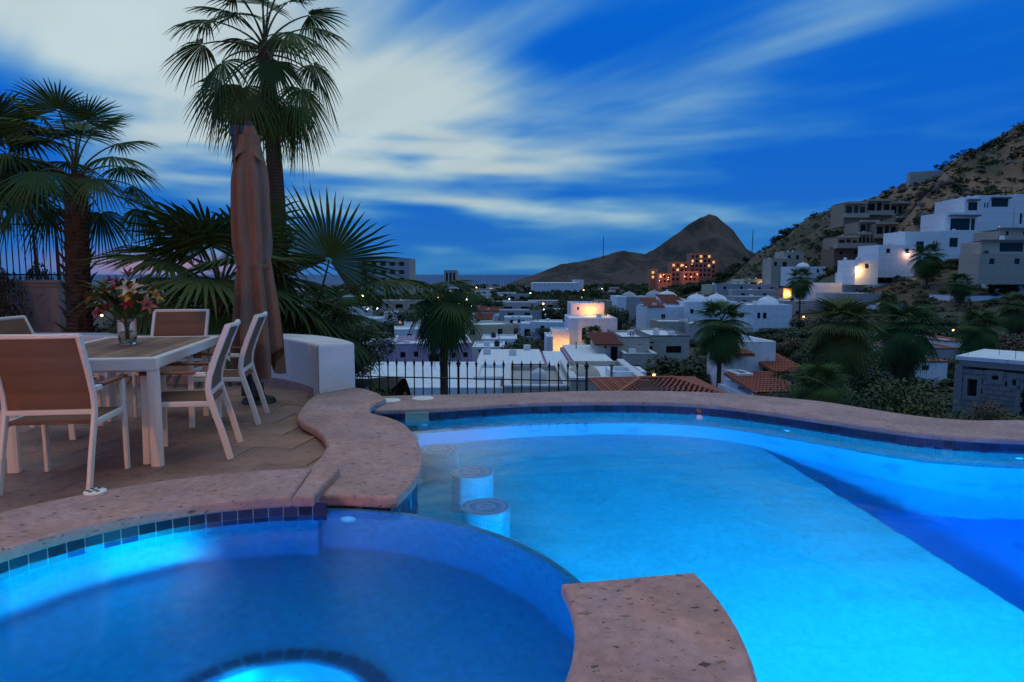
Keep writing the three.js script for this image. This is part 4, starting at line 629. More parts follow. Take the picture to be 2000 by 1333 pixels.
{
  const nx = 230, nd = 190, pos = [], col = [], uv = [], idx = [];
  for (let j = 0; j <= nd; j++) { const d = 7.2 * (2300 / 7.2) ** (j / nd); for (let i = 0; i <= nx; i++) {
    const px = lerp(-700, 2700, i / nx), x = px0(px, d), y = ground(px, d); pos.push(x, y, -d); uv.push(x, d);
    const s = fbm(x * 0.05 + 3, d * 0.05, 4, 31), s2 = fbm(x * 0.3, d * 0.25, 3, 37), rock = sst(0.46, 0.60, s * 0.6 + s2 * 0.4), hill = sst(0, 10, y);
    const scrub = [0.050, 0.050, 0.026], earth = [0.20, 0.105, 0.055], stone = [0.26, 0.175, 0.115], soil = [0.075, 0.06, 0.04];
    const bare = lerp(0.22, 1, sst(1640, 1740, px + 80 * (s2 - 0.5))), m = [0, 1, 2].map((c) => lerp(lerp(soil[c], scrub[c], 0.5), lerp(lerp(scrub[c], earth[c], sst(0.30, 0.50, s) * bare), stone[c], rock * 0.55 * bare), hill)); col.push(...m);
    if (i && j) { const A = (j - 1) * (nx + 1) + i - 1, B = A + 1, C = A + nx + 1, D = C + 1; idx.push(A, B, C, B, D, C); } } }
  const g = new THREE.BufferGeometry(); g.setAttribute('position', new THREE.Float32BufferAttribute(pos, 3)); g.setAttribute('color', new THREE.Float32BufferAttribute(col, 3)); g.setAttribute('uv', new THREE.Float32BufferAttribute(uv, 2)); g.setIndex(idx); g.computeVertexNormals();
  struct('terrain', g, mat.land, 'valley floor and rocky scrub hillside below the terrace');
}
{ // the pointed mountain by the sea
  const D = 1650, prof = [[930, 575], [985, 558], [1000, 552], [1050, 535], [1088, 518], [1130, 511], [1175, 502], [1200, 494], [1218, 490], [1235, 494], [1258, 497], [1285, 482], [1310, 464], [1340, 440], [1362, 427], [1380, 420], [1394, 424], [1408, 436], [1428, 452], [1455, 487], [1490, 505], [1540, 520], [1640, 545]];
  const ridge = (px) => { let i = 0; while (i < prof.length - 2 && px > prof[i + 1][0]) i++; return yAt(lerp(prof[i][1], prof[i + 1][1], clamp((px - prof[i][0]) / (prof[i + 1][0] - prof[i][0]))), D); };
  const nx = 190, nz = 70, pos = [], col = [], idx = [], uv = [];
  for (let j = 0; j <= nz; j++) for (let i = 0; i <= nx; i++) {
    const px = lerp(930, 1640, i / nx), x = px0(px, D), w = lerp(-1, 1, j / nz), top = ridge(px), hgt = top - SEA + 3, z = -D - w * (150 + hgt * 0.9);
    const fall = Math.max(0, 1 - Math.abs(w)) ** 1.15, gul = Math.abs(fbm(x * 0.018 + w * 0.6, w * 1.6 + 4, 5, 61) - 0.5) * 2;
    const y = SEA - 3 + hgt * fall * (1 - 0.30 * gul * sst(0, 0.25, Math.abs(w))) + (fbm(x * 0.05, z * 0.05, 3, 63) - 0.5) * 5 * fall; pos.push(x, y, z); uv.push(x, z);
    const s = fbm(x * 0.03, z * 0.03, 5, 65), t = fbm(x * 0.15, z * 0.15, 3, 67); const k = sst(0.40, 0.62, s * 0.6 + t * 0.4); col.push(lerp(0.026, 0.08, k), lerp(0.023, 0.056, k), lerp(0.018, 0.042, k));
    if (i && j) { const A = (j - 1) * (nx + 1) + i - 1, B = A + 1, C = A + nx + 1, Dd = C + 1; idx.push(A, B, C, B, Dd, C); }
  }
  const g = new THREE.BufferGeometry(); g.setAttribute('position', new THREE.Float32BufferAttribute(pos, 3)); g.setAttribute('color', new THREE.Float32BufferAttribute(col, 3)); g.setAttribute('uv', new THREE.Float32BufferAttribute(uv, 2)); g.setIndex(idx); g.computeVertexNormals();
  struct('mountain', g, mat.land, 'pointed scrub covered mountain falling to the sea');
}
// ---------------------------------------------------------------- buildings
const paint = (r, g, b) => M({ color: lin(r, g, b), map: plasterTone, roughness: 0.9 });
mat.w = { white: paint(0.82, 0.84, 0.88), grey: paint(0.42, 0.42, 0.43), beige: paint(0.50, 0.44, 0.36), tan: paint(0.42, 0.30, 0.21), mauve: paint(0.55, 0.38, 0.52), cream: paint(0.56, 0.50, 0.36), terra: paint(0.48, 0.19, 0.13), stone: paint(0.44, 0.39, 0.32), brown: paint(0.28, 0.16, 0.10), pinkish: paint(0.62, 0.50, 0.50) };
mat.roofW = paint(0.76, 0.84, 0.88); mat.roofG = paint(0.42, 0.43, 0.42);
mat.pane = MP({ color: lin(0.010, 0.013, 0.018), roughness: 0.08, specularIntensity: 0.7 });
mat.trim = M({ color: lin(0.10, 0.10, 0.11), roughness: 0.7 }); mat.trimW = M({ color: lin(0.6, 0.6, 0.6), roughness: 0.7 });
mat.redTile = [lin(0.34, 0.105, 0.065), lin(0.29, 0.085, 0.055), lin(0.38, 0.13, 0.08)].map((c) => M({ color: c, roughness: 0.85 }));
mat.lit = M({ color: lin(0.9, 0.6, 0.3), emissive: lin(1, 0.50, 0.16), emissiveIntensity: 0.8 });
// front face given by picture columns x0..x1, rows yt..yb at distance d; deep metres behind it; win: [x0, x1, y0, y1, arch?]
function block(P, o, ox, oy, ref) {
  const k = o.d / FPX, xc = (o.x0 + o.x1) / 2, W = (o.x1 - o.x0) * k, H = (o.yb - o.yt) * k, B = new THREE.Group(); B.name = o.part ?? 'volume';
  const p = dp(xc, o.yb, o.d); if (ref) { p.sub(ref.p); p.applyAxisAngle(V3(0, 1, 0), -ref.yaw); } else p.set(0, 0, 0);
  const turn = (o.yaw ?? (ref ? ref.yaw : 0)) - (ref ? ref.yaw : o.yaw ?? 0), deep = o.deep ?? 9, th = 0.28, under = o.under ?? 2.5, m = o.mat ?? mat.w.white;
  if (!o.win && !o.blank && H > 2.6 && W > 5 && o.d > 60) { const n = Math.max(1, Math.round(W / 5)), s = (o.x1 - o.x0) / n; o = { ...o, win: Array.from({ length: n }, (_, i) => { const c = o.x0 + s * (i + 0.5), t = o.yt + 0.9 / k; return [c - 0.5 / k, c + 0.5 / k, t, t + 1.1 / k]; }) }; }
  const tf = (g) => g.rotateY(turn).translate(p.x, p.y, p.z), holes = [];
  const sh = new THREE.Shape([[-W / 2, -under], [W / 2, -under], [W / 2, H], [-W / 2, H]].map((a) => new THREE.Vector2(...a)));
  for (const [a, b, c, d2, arch] of o.win ?? []) { const l = (a - xc) * k, r = (b - xc) * k, t = (o.yb - c) * k, bt = (o.yb - d2) * k, h = new THREE.Path(); h.moveTo(l, bt); h.lineTo(r, bt); if (arch) { h.lineTo(r, t - (r - l) / 2); h.absarc((l + r) / 2, t - (r - l) / 2, (r - l) / 2, 0, Math.PI, false); } else { h.lineTo(r, t); h.lineTo(l, t); } h.closePath(); sh.holes.push(h); holes.push([l, r, bt, t]); }
  const wall = part('wall', [tf(uvBox(new THREE.ExtrudeGeometry(sh, { depth: th, bevelEnabled: false, curveSegments: 6 }).translate(0, 0, -th))), tf(box(W - 0.01, H + under - 0.36, deep - th, 0, (H - under - 0.36) / 2, -th - (deep - th) / 2)),
    ...(o.noParapet ? [] : [tf(box(0.25, 0.36, deep - th, -W / 2 + 0.13, H - 0.18, -th - (deep - th) / 2)), tf(box(0.25, 0.36, deep - th, W / 2 - 0.13, H - 0.18, -th - (deep - th) / 2)), tf(box(W - 0.5, 0.36, 0.25, 0, H - 0.18, -deep + 0.13))])], m, P);
  part('roof', tf(box(W - 0.5, 0.06, deep - th - 0.25, 0, H - 0.36 + (o.noParapet ? 0.32 : 0.03), -th - (deep - th - 0.25) / 2)), o.roof ?? mat.roofW, P);
  for (const [l, r, b, t] of holes) { const w = part('window', tf(merge([box(0.06, t - b, 0.06, l + 0.03, (t + b) / 2, -0.16), box(0.06, t - b, 0.06, r - 0.03, (t + b) / 2, -0.16), box(r - l - 0.12, 0.06, 0.06, (l + r) / 2, b + 0.03, -0.16), box(r - l - 0.12, 0.06, 0.06, (l + r) / 2, t - 0.03, -0.16), ...(r - l > 1 ? [box(0.05, t - b - 0.12, 0.05, (l + r) / 2, (t + b) / 2, -0.165)] : [])])), o.trim ?? mat.trim, P); part('pane', tf(box(r - l - 0.06, t - b - 0.06, 0.02, (l + r) / 2, (t + b) / 2, -0.2)), o.lit || (o.litEvery && h2(Math.round(l * 10), Math.round(b * 10), 3) < o.litEvery) ? mat.lit : mat.pane, w); }
  if (o.cap) part('cap', tf(merge([box(W + 0.14, 0.12, 0.4, 0, H + 0.06, -0.15), box(0.4, 0.12, deep - 0.4, -W / 2 + 0.15, H + 0.06, -deep / 2 - 0.2), box(0.4, 0.12, deep - 0.4, W / 2 - 0.15, H + 0.06, -deep / 2 - 0.2)])), o.cap, P);
  roofUnits(P, o, tf, W, H, deep);
  for (const [x, r, back] of o.domes ?? []) { const D = part('dome', tf(new THREE.SphereGeometry(r, 20, 10, 0, Math.PI * 2, 0, Math.PI / 2).scale(1, 0.75, 1).translate((x - xc) * k, H - 0.3, -(back ?? r + 1))), m, P); part('finial', tf(new THREE.SphereGeometry(r * 0.12, 8, 6).translate((x - xc) * k, H - 0.3 + r * 0.78, -(back ?? r + 1))), m, D); }
  for (const [x0, x1, y0, y1, out] of o.awn ?? []) part('awning', tf(box((x1 - x0) * k, (y1 - y0) * k, out ?? 0.8, ((x0 + x1) / 2 - xc) * k, (o.yb - (y0 + y1) / 2) * k, (out ?? 0.8) / 2 - 0.05)), o.awnMat ?? mat.trim, P);
  for (const [x0, x1, y0, y1, out, bm] of o.balc ?? []) part('balcony', tf(merge([box((x1 - x0) * k, (y1 - y0) * k, 0.15, ((x0 + x1) / 2 - xc) * k, (o.yb - (y0 + y1) / 2) * k, out ?? 1.5), box((x1 - x0) * k, 0.2, out ?? 1.5, ((x0 + x1) / 2 - xc) * k, (o.yb - y1) * k + 0.1, (out ?? 1.5) / 2 - 0.1), box(0.15, (y1 - y0) * k, (out ?? 1.5) - 0.1, ((x0 - xc) * k) + 0.08, (o.yb - (y0 + y1) / 2) * k, (out ?? 1.5) / 2 - 0.05), box(0.15, (y1 - y0) * k, (out ?? 1.5) - 0.1, ((x1 - xc) * k) - 0.08, (o.yb - (y0 + y1) / 2) * k, (out ?? 1.5) / 2 - 0.05)])), bm ?? m, P);
  for (const [x0, x1, rise, over] of o.tiled ?? []) part('tile_roof', tf(barrelRoof((x1 - x0) * k, deep * 0.9, rise, over ?? 0.4).translate(((x0 + x1) / 2 - xc) * k, H - 0.05, 0.35)), mat.redTile[Math.floor(o.x0) % 3], P);
}
// a slope of barrel tiles rising backwards from z = 0; rows overlap
function barrelRoof(W, D, rise, over = 0.4, pitch = 0.22, row = 0.42) {
  const gs = [], L = Math.hypot(D, rise), a = Math.atan2(rise, D), nr = Math.max(2, Math.round(L / row)), nc = Math.max(3, Math.round(W / pitch)), pos = [], idx = [];
  for (let r = 0; r < nr; r++) { const o = pos.length / 3, m = nc * 4; for (let e = 0; e < 2; e++) for (let i = 0; i <= m; i++) { const t = (i % 4) / 4, hgt = 0.07 * Math.abs(Math.sin(i / 4 * Math.PI)), s = (r + e) * L / nr + (e ? 0.05 : 0), lift = (e ? 0 : 0.05) + hgt; pos.push(lerp(-W / 2, W / 2, i / m), Math.sin(a) * s + Math.cos(a) * lift, -Math.cos(a) * s + Math.sin(a) * lift); if (e && i) { const A = o + i - 1, B = A + 1, C = o + m + 1 + i - 1, Dd = C + 1; idx.push(A, B, C, B, Dd, C); } } }
  const g = new THREE.BufferGeometry(); g.setAttribute('position', new THREE.Float32BufferAttribute(pos, 3)); g.setIndex(idx); const f = g.toNonIndexed(); f.computeVertexNormals(); return merge([f, box(W, 0.12, L, 0, -0.08, -L / 2).rotateX(0).translate(0, 0, 0).applyMatrix4(new THREE.Matrix4().makeRotationX(a))]);
}
let unitN = 0;
function roofUnits(P, o, tf, W, H, deep) { // tanks, coolers and vents that stand on flat roofs
  const k = unitN++; if (o.noParapet && o.d < 50 || o.d > 320 || W < 3.5 || deep < 5) return; const n = 1 + Math.floor(h2(k, 1, 4) * 3);
  for (let i = 0; i < n; i++) { const x = (h2(k, i, 11) - 0.5) * (W - 2), z = -1 - h2(k, i, 12) * (deep - 2), y = H - (o.noParapet ? 0.02 : 0.33), t = Math.floor(h2(k, i, 13) * 3);
    if (t === 0) part('water_tank', tf(new THREE.LatheGeometry([[0.45, 0], [0.45, 0.75], [0.28, 0.98], [0.14, 1.0], [0.14, 1.07], [0, 1.07]].map(([a, b]) => new THREE.Vector2(a, b)), 14).translate(x, y, z)), h2(k, i, 14) < 0.5 ? mat.black : mat.trimW, P);
    else if (t === 1) part('cooler', tf(merge([box(0.9, 0.6, 0.7, x, y + 0.36, z, 0.04), box(0.7, 0.1, 0.5, x, y + 0.05, z), box(0.6, 0.04, 0.5, x, y + 0.68, z)])), mat.trimW, P);
    else part('vent_pipe', tf(merge([new THREE.CylinderGeometry(0.07, 0.07, 0.8, 8).translate(x, y + 0.4, z), new THREE.CylinderGeometry(0.12, 0.12, 0.12, 8).translate(x, y + 0.82, z)])), mat.trim, P); }
}
function house(name, label, blocks, cat = 'house', group) {
  const b0 = blocks[0], p = dp((b0.x0 + b0.x1) / 2, b0.yb, b0.d), yaw = b0.yaw ?? 0, P = thing(name, label, cat, p, yaw, group);
  blocks.forEach((b, i) => block(P, b, 0, 0, i ? { p, yaw } : null)); return P;
}
const w = mat.w;
house('villa', 'long mauve house with small square windows and a white roof beyond the slim palm', [{ x0: 768, x1: 922, yt: 672, yb: 738, d: 95, deep: 13, yaw: 0.12, mat: w.mauve, win: [[783, 793, 687, 698], [809, 818, 686, 697], [838, 859, 692, 714], [882, 890, 690, 700], [905, 914, 689, 699]], cap: mat.trimW }, { x0: 735, x1: 770, yt: 664, yb: 738, d: 99, deep: 10, yaw: -0.5, mat: w.mauve, win: [[742, 744, 682, 694], [755, 757, 684, 698]] }]);
house('villa', 'low mauve house with a broad white roof behind the right part of the iron fence', [{ x0: 925, x1: 1068, yt: 711, yb: 752, d: 74, deep: 15, mat: w.mauve, win: [[930, 940, 716, 726], [995, 1010, 718, 728]], noParapet: true }, { x0: 1066, x1: 1118, yt: 714, yb: 752, d: 72, deep: 14, mat: w.mauve, noParapet: true }, { x0: 1118, x1: 1205, yt: 708, yb: 752, d: 78, deep: 20, mat: w.mauve, noParapet: true }]);
house('white_roof', 'large flat white roof directly beyond the left part of the iron fence', [{ x0: 640, x1: 985, yt: 757, yb: 800, d: 41, deep: 12.5, noParapet: true, mat: w.white }]);
house('roof_terrace', 'white walled roof terrace with a half dome behind the fence end', [{ x0: 985, x1: 1115, yt: 757, yb: 800, d: 37, deep: 9, mat: w.beige, roof: mat.roofG, cap: mat.trimW }, { x0: 1115, x1: 1262, yt: 742, yb: 800, d: 36, deep: 8, mat: w.beige, domes: [[1150, 1.0, 3]], cap: mat.trimW }, { x0: 1192, x1: 1262, yt: 726, yb: 760, d: 38, deep: 2.2, mat: w.white }, { x0: 925, x1: 1000, yt: 735, yb: 800, d: 44, deep: 6, mat: w.white }]);
house('villa', 'beige house of stacked blocks with one red tiled roof and a tall dark window', [{ x0: 1210, x1: 1268, yt: 660, yb: 735, d: 88, deep: 12, mat: w.beige, win: [[1247, 1250, 672, 675]], cap: mat.trim }, { x0: 1266, x1: 1345, yt: 657, yb: 735, d: 90, deep: 14, mat: w.beige, win: [[1259 + 9, 1276, 668, 671], [1258 + 9, 1274, 676, 684], [1300, 1330, 676, 690]], cap: mat.trim }, { x0: 1220, x1: 1282, yt: 692, yb: 740, d: 84, deep: 5, mat: w.beige, win: [[1222, 1233, 712, 722], [1238, 1249, 713, 721]], cap: mat.trimW }, { x0: 1168, x1: 1212, yt: 672, yb: 735, d: 87, deep: 9, mat: w.beige, win: [[1180, 1184, 675, 681], [1192, 1206, 677, 706]], tiled: [[1160, 1216, 0.9, 0.5]], noParapet: true }]);
house('villa', 'white house with two dark arched windows and a warm lit courtyard', [{ x0: 1112, x1: 1205, yt: 622, yb: 690, d: 122, deep: 12, mat: w.white, win: [[1136, 1145, 640, 664, 1], [1150, 1157, 637, 656, 1], [1161, 1165, 635, 647]] }, { x0: 1078, x1: 1112, yt: 645, yb: 692, d: 118, deep: 6, mat: w.white }, { x0: 1068, x1: 1080, yt: 658, yb: 694, d: 112, deep: 9, mat: w.white }, { x0: 1115, x1: 1180, yt: 592, yb: 625, d: 135, deep: 9, mat: w.white, win: [[1127, 1131, 600, 606]] }, { x0: 1168, x1: 1195, yt: 588, yb: 620, d: 140, deep: 8, mat: w.tan }]);
house('villa', 'grey blue flat roofed villa with white domes above the beige house', [{ x0: 1222, x1: 1300, yt: 581, yb: 622, d: 172, deep: 16, mat: w.grey, win: [[1292, 1295, 606, 614]], domes: [[1236, 2.0, 6], [1290, 2.4, 8]], cap: mat.trimW }, { x0: 1205, x1: 1223, yt: 580, yb: 622, d: 170, deep: 12, mat: w.white }]);
house('villa', 'large white villa with four little domes and a red tiled strip on its roof', [{ x0: 1262, x1: 1340, yt: 599, yb: 650, d: 146, deep: 12, mat: w.white, win: [[1291, 1299, 614, 623]], tiled: [[1264, 1298, 1.5]], noParapet: true }, { x0: 1297, x1: 1340, yt: 592, yb: 650, d: 150, deep: 12, mat: w.white, tiled: [[1298, 1338, 1.6]], noParapet: true }, { x0: 1338, x1: 1440, yt: 590, yb: 658, d: 144, deep: 14, mat: w.white, win: [[1347, 1354, 604, 613], [1378, 1386, 604, 612]], domes: [[1376, 2.3, 7], [1417, 2.3, 7]] }, { x0: 1296, x1: 1338, yt: 584, yb: 600, d: 158, deep: 8, mat: w.white, domes: [[1312, 2.6, 5]] }, { x0: 1285, x1: 1345, yt: 628, yb: 672, d: 134, deep: 8, mat: w.beige, win: [[1337, 1343, 641, 647]] }, { x0: 1345, x1: 1385, yt: 632, yb: 676, d: 130, deep: 8, mat: w.grey }]);
house('villa', 'white villa with paired narrow windows and a garage beside the feathery palm', [{ x0: 1436, x1: 1545, yt: 596, yb: 662, d: 142, deep: 12, mat: w.white, win: [[1444, 1452, 611, 620], [1478, 1484, 611, 623], [1489, 1496, 611, 623]], domes: [[1522, 2.4, 7]] }, { x0: 1440, x1: 1470, yt: 640, yb: 668, d: 139, deep: 4, mat: w.beige }, { x0: 1530, x1: 1610, yt: 588, yb: 640, d: 158, deep: 12, mat: w.grey, win: [[1553, 1561, 608, 626], [1576, 1594, 614, 630]] }]);
house('villa', 'pale yellow house with a lit lamp on its upper wall below the hill', [{ x0: 1392, x1: 1455, yt: 557, yb: 588, d: 265, deep: 16, mat: w.cream, win: [[1394, 1399, 567, 576], [1418, 1423, 568, 576], [1431, 1437, 567, 576]] }, { x0: 1452, x1: 1505, yt: 546, yb: 588, d: 272, deep: 16, mat: w.cream, win: [[1454, 1478, 552, 563], [1482, 1500, 552, 563]] }]);
house('villa', 'white house with a small dome below the scrub hill', [{ x0: 1548, x1: 1612, yt: 521, yb: 545, d: 228, deep: 10, mat: w.white, domes: [[1580, 2.2, 5]], win: [[1553, 1557, 526, 533], [1566, 1571, 526, 533], [1595, 1600, 526, 533]] }]);
house('villa', 'stone coloured house of two blocks under the scrub hill ridge', [{ x0: 1506, x1: 1548, yt: 505, yb: 545, d: 252, deep: 9, mat: w.stone, win: [[1511, 1517, 512, 520], [1528, 1536, 512, 522]] }, { x0: 1530, x1: 1568, yt: 492, yb: 530, d: 262, deep: 9, mat: w.beige, win: [[1538, 1544, 499, 507], [1554, 1560, 499, 507]] }]);
house('villa', 'dark roofed house with a brightly lit verandah on the slope', [{ x0: 1530, x1: 1590, yt: 564, yb: 590, d: 205, deep: 9, mat: w.tan, win: [[1533, 1552, 567, 580], [1556, 1586, 573, 580]], lit: true, cap: mat.trim, awn: [[1545, 1592, 569, 572, 3]] }, { x0: 1585, x1: 1632, yt: 566, yb: 592, d: 200, deep: 9, mat: w.white, win: [[1596, 1628, 572, 586]], awn: [[1590, 1632, 566, 570, 3]] }]);
house('villa', 'white terraced villa with long bare retaining walls below the mansion', [{ x0: 1630, x1: 1785, yt: 574, yb: 640, d: 152, deep: 10, mat: w.grey, blank: true }, { x0: 1585, x1: 1790, yt: 554, yb: 600, d: 168, deep: 12, mat: w.white, win: [[1649, 1674, 572, 574]] }, { x0: 1666, x1: 1760, yt: 533, yb: 570, d: 176, deep: 10, mat: w.white, win: [[1713, 1725, 542, 560], [1730, 1733, 542, 547], [1752, 1756, 542, 553]] }, { x0: 1786, x1: 1880, yt: 543, yb: 612, d: 160, deep: 10, mat: w.grey, win: [[1790, 1840, 571, 602]], awn: [[1786, 1841, 566, 569, 1.5]] }, { x0: 1760, x1: 1835, yt: 532, yb: 560, d: 178, deep: 8, mat: w.white }, { x0: 1720, x1: 1845, yt: 597, yb: 632, d: 140, deep: 6, mat: w.white, cap: mat.trim }]);
house('villa', 'white villa with one square dark window and a railed roof terrace at the right', [{ x0: 1873, x1: 1970, yt: 578, yb: 655, d: 132, deep: 10, mat: w.white, win: [[1946, 1964, 592, 608]], cap: mat.trim }, { x0: 1968, x1: 2080, yt: 542, yb: 655, d: 136, deep: 12, mat: w.white, cap: mat.trim }, { x0: 1885, x1: 1970, yt: 545, yb: 580, d: 146, deep: 5, mat: w.white }]);
house('mansion', 'large white modern mansion of stepped blocks with dark picture windows on the hillside', [{ x0: 1905, x1: 1978, yt: 383, yb: 470, d: 186, deep: 14, mat: w.white, yaw: 0.06, win: [[1917, 1920, 398, 407], [1923, 1926, 398, 407], [1932, 1966, 390, 405]], awn: [[1930, 1966, 387, 390, 1.2]] }, { x0: 1880, x1: 1907, yt: 388, yb: 470, d: 184, deep: 12, mat: w.white, win: [[1887, 1906, 396, 412]], awn: [[1884, 1906, 391, 394, 1.2]] }, { x0: 1976, x1: 2060, yt: 381, yb: 470, d: 188, deep: 16, mat: w.white, win: [[1988, 1993, 418, 438]] }, { x0: 1844, x1: 1908, yt: 416, yb: 470, d: 178, deep: 10, mat: w.white, win: [[1854, 1894, 427, 450], [1896, 1904, 427, 450]], awn: [[1850, 1908, 421, 424, 1.5]] }, { x0: 1835, x1: 1920, yt: 451, yb: 492, d: 172, deep: 9, mat: w.white, win: [[1853, 1870, 465, 483]] }, { x0: 1765, x1: 1838, yt: 453, yb: 500, d: 170, deep: 9, mat: w.white, win: [[1788, 1804, 472, 490], [1823, 1826, 471, 483], [1828, 1831, 471, 483]] }, { x0: 1714, x1: 1790, yt: 479, yb: 522, d: 166, deep: 9, mat: w.white }, { x0: 1670, x1: 1716, yt: 508, yb: 536, d: 162, deep: 8, mat: w.white }]);
house('gatehouse', 'small stone coloured house with a dark hipped roof below the mansion', [{ x0: 1950, x1: 2060, yt: 448, yb: 500, d: 140, deep: 8, mat: w.stone, win: [[1962, 1968, 452, 460], [1996, 2002, 452, 460]], awn: [[1944, 2060, 446, 450, 1.2]], noParapet: true }, { x0: 1915, x1: 2060, yt: 470, yb: 500, d: 134, deep: 6, mat: w.stone, win: [[1952, 1998, 474, 492]], awn: [[1912, 2060, 469, 473, 1]], noParapet: true }, { x0: 1912, x1: 2060, yt: 496, yb: 530, d: 130, deep: 6, mat: w.stone }]);
{ // terraced apartments on the slope
  const cond = [], bal = (x0, x1, yt, d, h = 34) => ({ x0, x1, yt, yb: yt + h, d, deep: 11, mat: w.tan, noParapet: true, roof: mat.roofG, win: [[x0 + 4, x0 + (x1 - x0) * 0.36, yt + 7, yt + 22], [x0 + (x1 - x0) * 0.45, x0 + (x1 - x0) * 0.62, yt + 6, yt + 22], [x0 + (x1 - x0) * 0.72, x1 - 3, yt + 8, yt + 22]], balc: [[x0 - 2, x0 + (x1 - x0) * 0.46, yt + 22, yt + 30, 2.6, w.stone], [x0 + (x1 - x0) * 0.5, x1 + 1, yt + 21, yt + 30, 2.0, w.stone]], awn: [[x0 + 2, x1 - 2, yt - 1, yt + 3, 1.6]], awnMat: w.stone });
  cond.push(bal(1648, 1692, 396, 262), bal(1690, 1740, 391, 266, 36), bal(1736, 1776, 396, 268), bal(1676, 1716, 432, 252), bal(1708, 1752, 436, 248), bal(1634, 1676, 462, 240, 40), bal(1672, 1700, 456, 244), bal(1746, 1790, 424, 256), { x0: 1628, x1: 1712, yt: 486, yb: 530, d: 234, deep: 10, mat: w.brown, balc: [[1627, 1704, 476, 486, 2.4, w.stone]] });
  house('apartment_block', 'brown terraced apartment building with curved pale balconies climbing the hillside', cond, 'apartments');
}
house('retaining_wall', 'pale square retaining walls high on the rocky hillside', [{ x0: 1779, x1: 1810, yt: 336, yb: 366, d: 292, deep: 6, mat: w.stone, blank: true, yaw: -0.3 }, { x0: 1808, x1: 1848, yt: 334, yb: 358, d: 296, deep: 6, mat: w.stone, blank: true, yaw: -0.2 }], 'wall');
house('retaining_wall', 'pale retaining wall with a sloped ramp at the top of the rocky hill', [{ x0: 1975, x1: 2060, yt: 302, yb: 334, d: 280, deep: 6, mat: w.stone, blank: true }, { x0: 1930, x1: 1978, yt: 320, yb: 338, d: 284, deep: 3, mat: w.stone, blank: true }, { x0: 1880, x1: 1932, yt: 334, yb: 350, d: 287, deep: 3, mat: w.stone, blank: true }], 'wall');
house('villa', 'plain white cube house with stepped red roofs beside the feathery palm', [{ x0: 1447, x1: 1514, yt: 667, yb: 760, d: 47, deep: 6, mat: w.white, yaw: 0.1, win: [[1490, 1509, 714, 748]] }, { x0: 1424, x1: 1450, yt: 690, yb: 760, d: 46, deep: 4, mat: w.white, tiled: [[1414, 1470, 0.5]], noParapet: true }, { x0: 1440, x1: 1472, yt: 730, yb: 775, d: 41, deep: 2, mat: w.white }, { x0: 1470, x1: 1560, yt: 764, yb: 790, d: 38, deep: 5, mat: w.white, tiled: [[1470, 1575, 0.5]], noParapet: true }, { x0: 1512, x1: 1575, yt: 724, yb: 770, d: 45, deep: 5, mat: w.white, win: [[1520, 1548, 732, 742]], tiled: [[1508, 1580, 0.6]], noParapet: true }]);
house('villa', 'white house with red edged roofs and an arched door among the dark trees', [{ x0: 1742, x1: 1792, yt: 686, yb: 732, d: 58, deep: 8, mat: w.white, win: [[1748, 1758, 694, 720, 1], [1774, 1786, 702, 716]], cap: mat.redTile[1] }, { x0: 1790, x1: 1850, yt: 708, yb: 735, d: 54, deep: 9, mat: w.white, win: [[1800, 1815, 714, 724]], cap: mat.redTile[1] }, { x0: 1795, x1: 1875, yt: 682, yb: 720, d: 62, deep: 7, mat: w.grey, cap: mat.redTile[1] }, { x0: 1845, x1: 1893, yt: 668, yb: 700, d: 66, deep: 7, mat: w.white, cap: mat.redTile[1] }]);
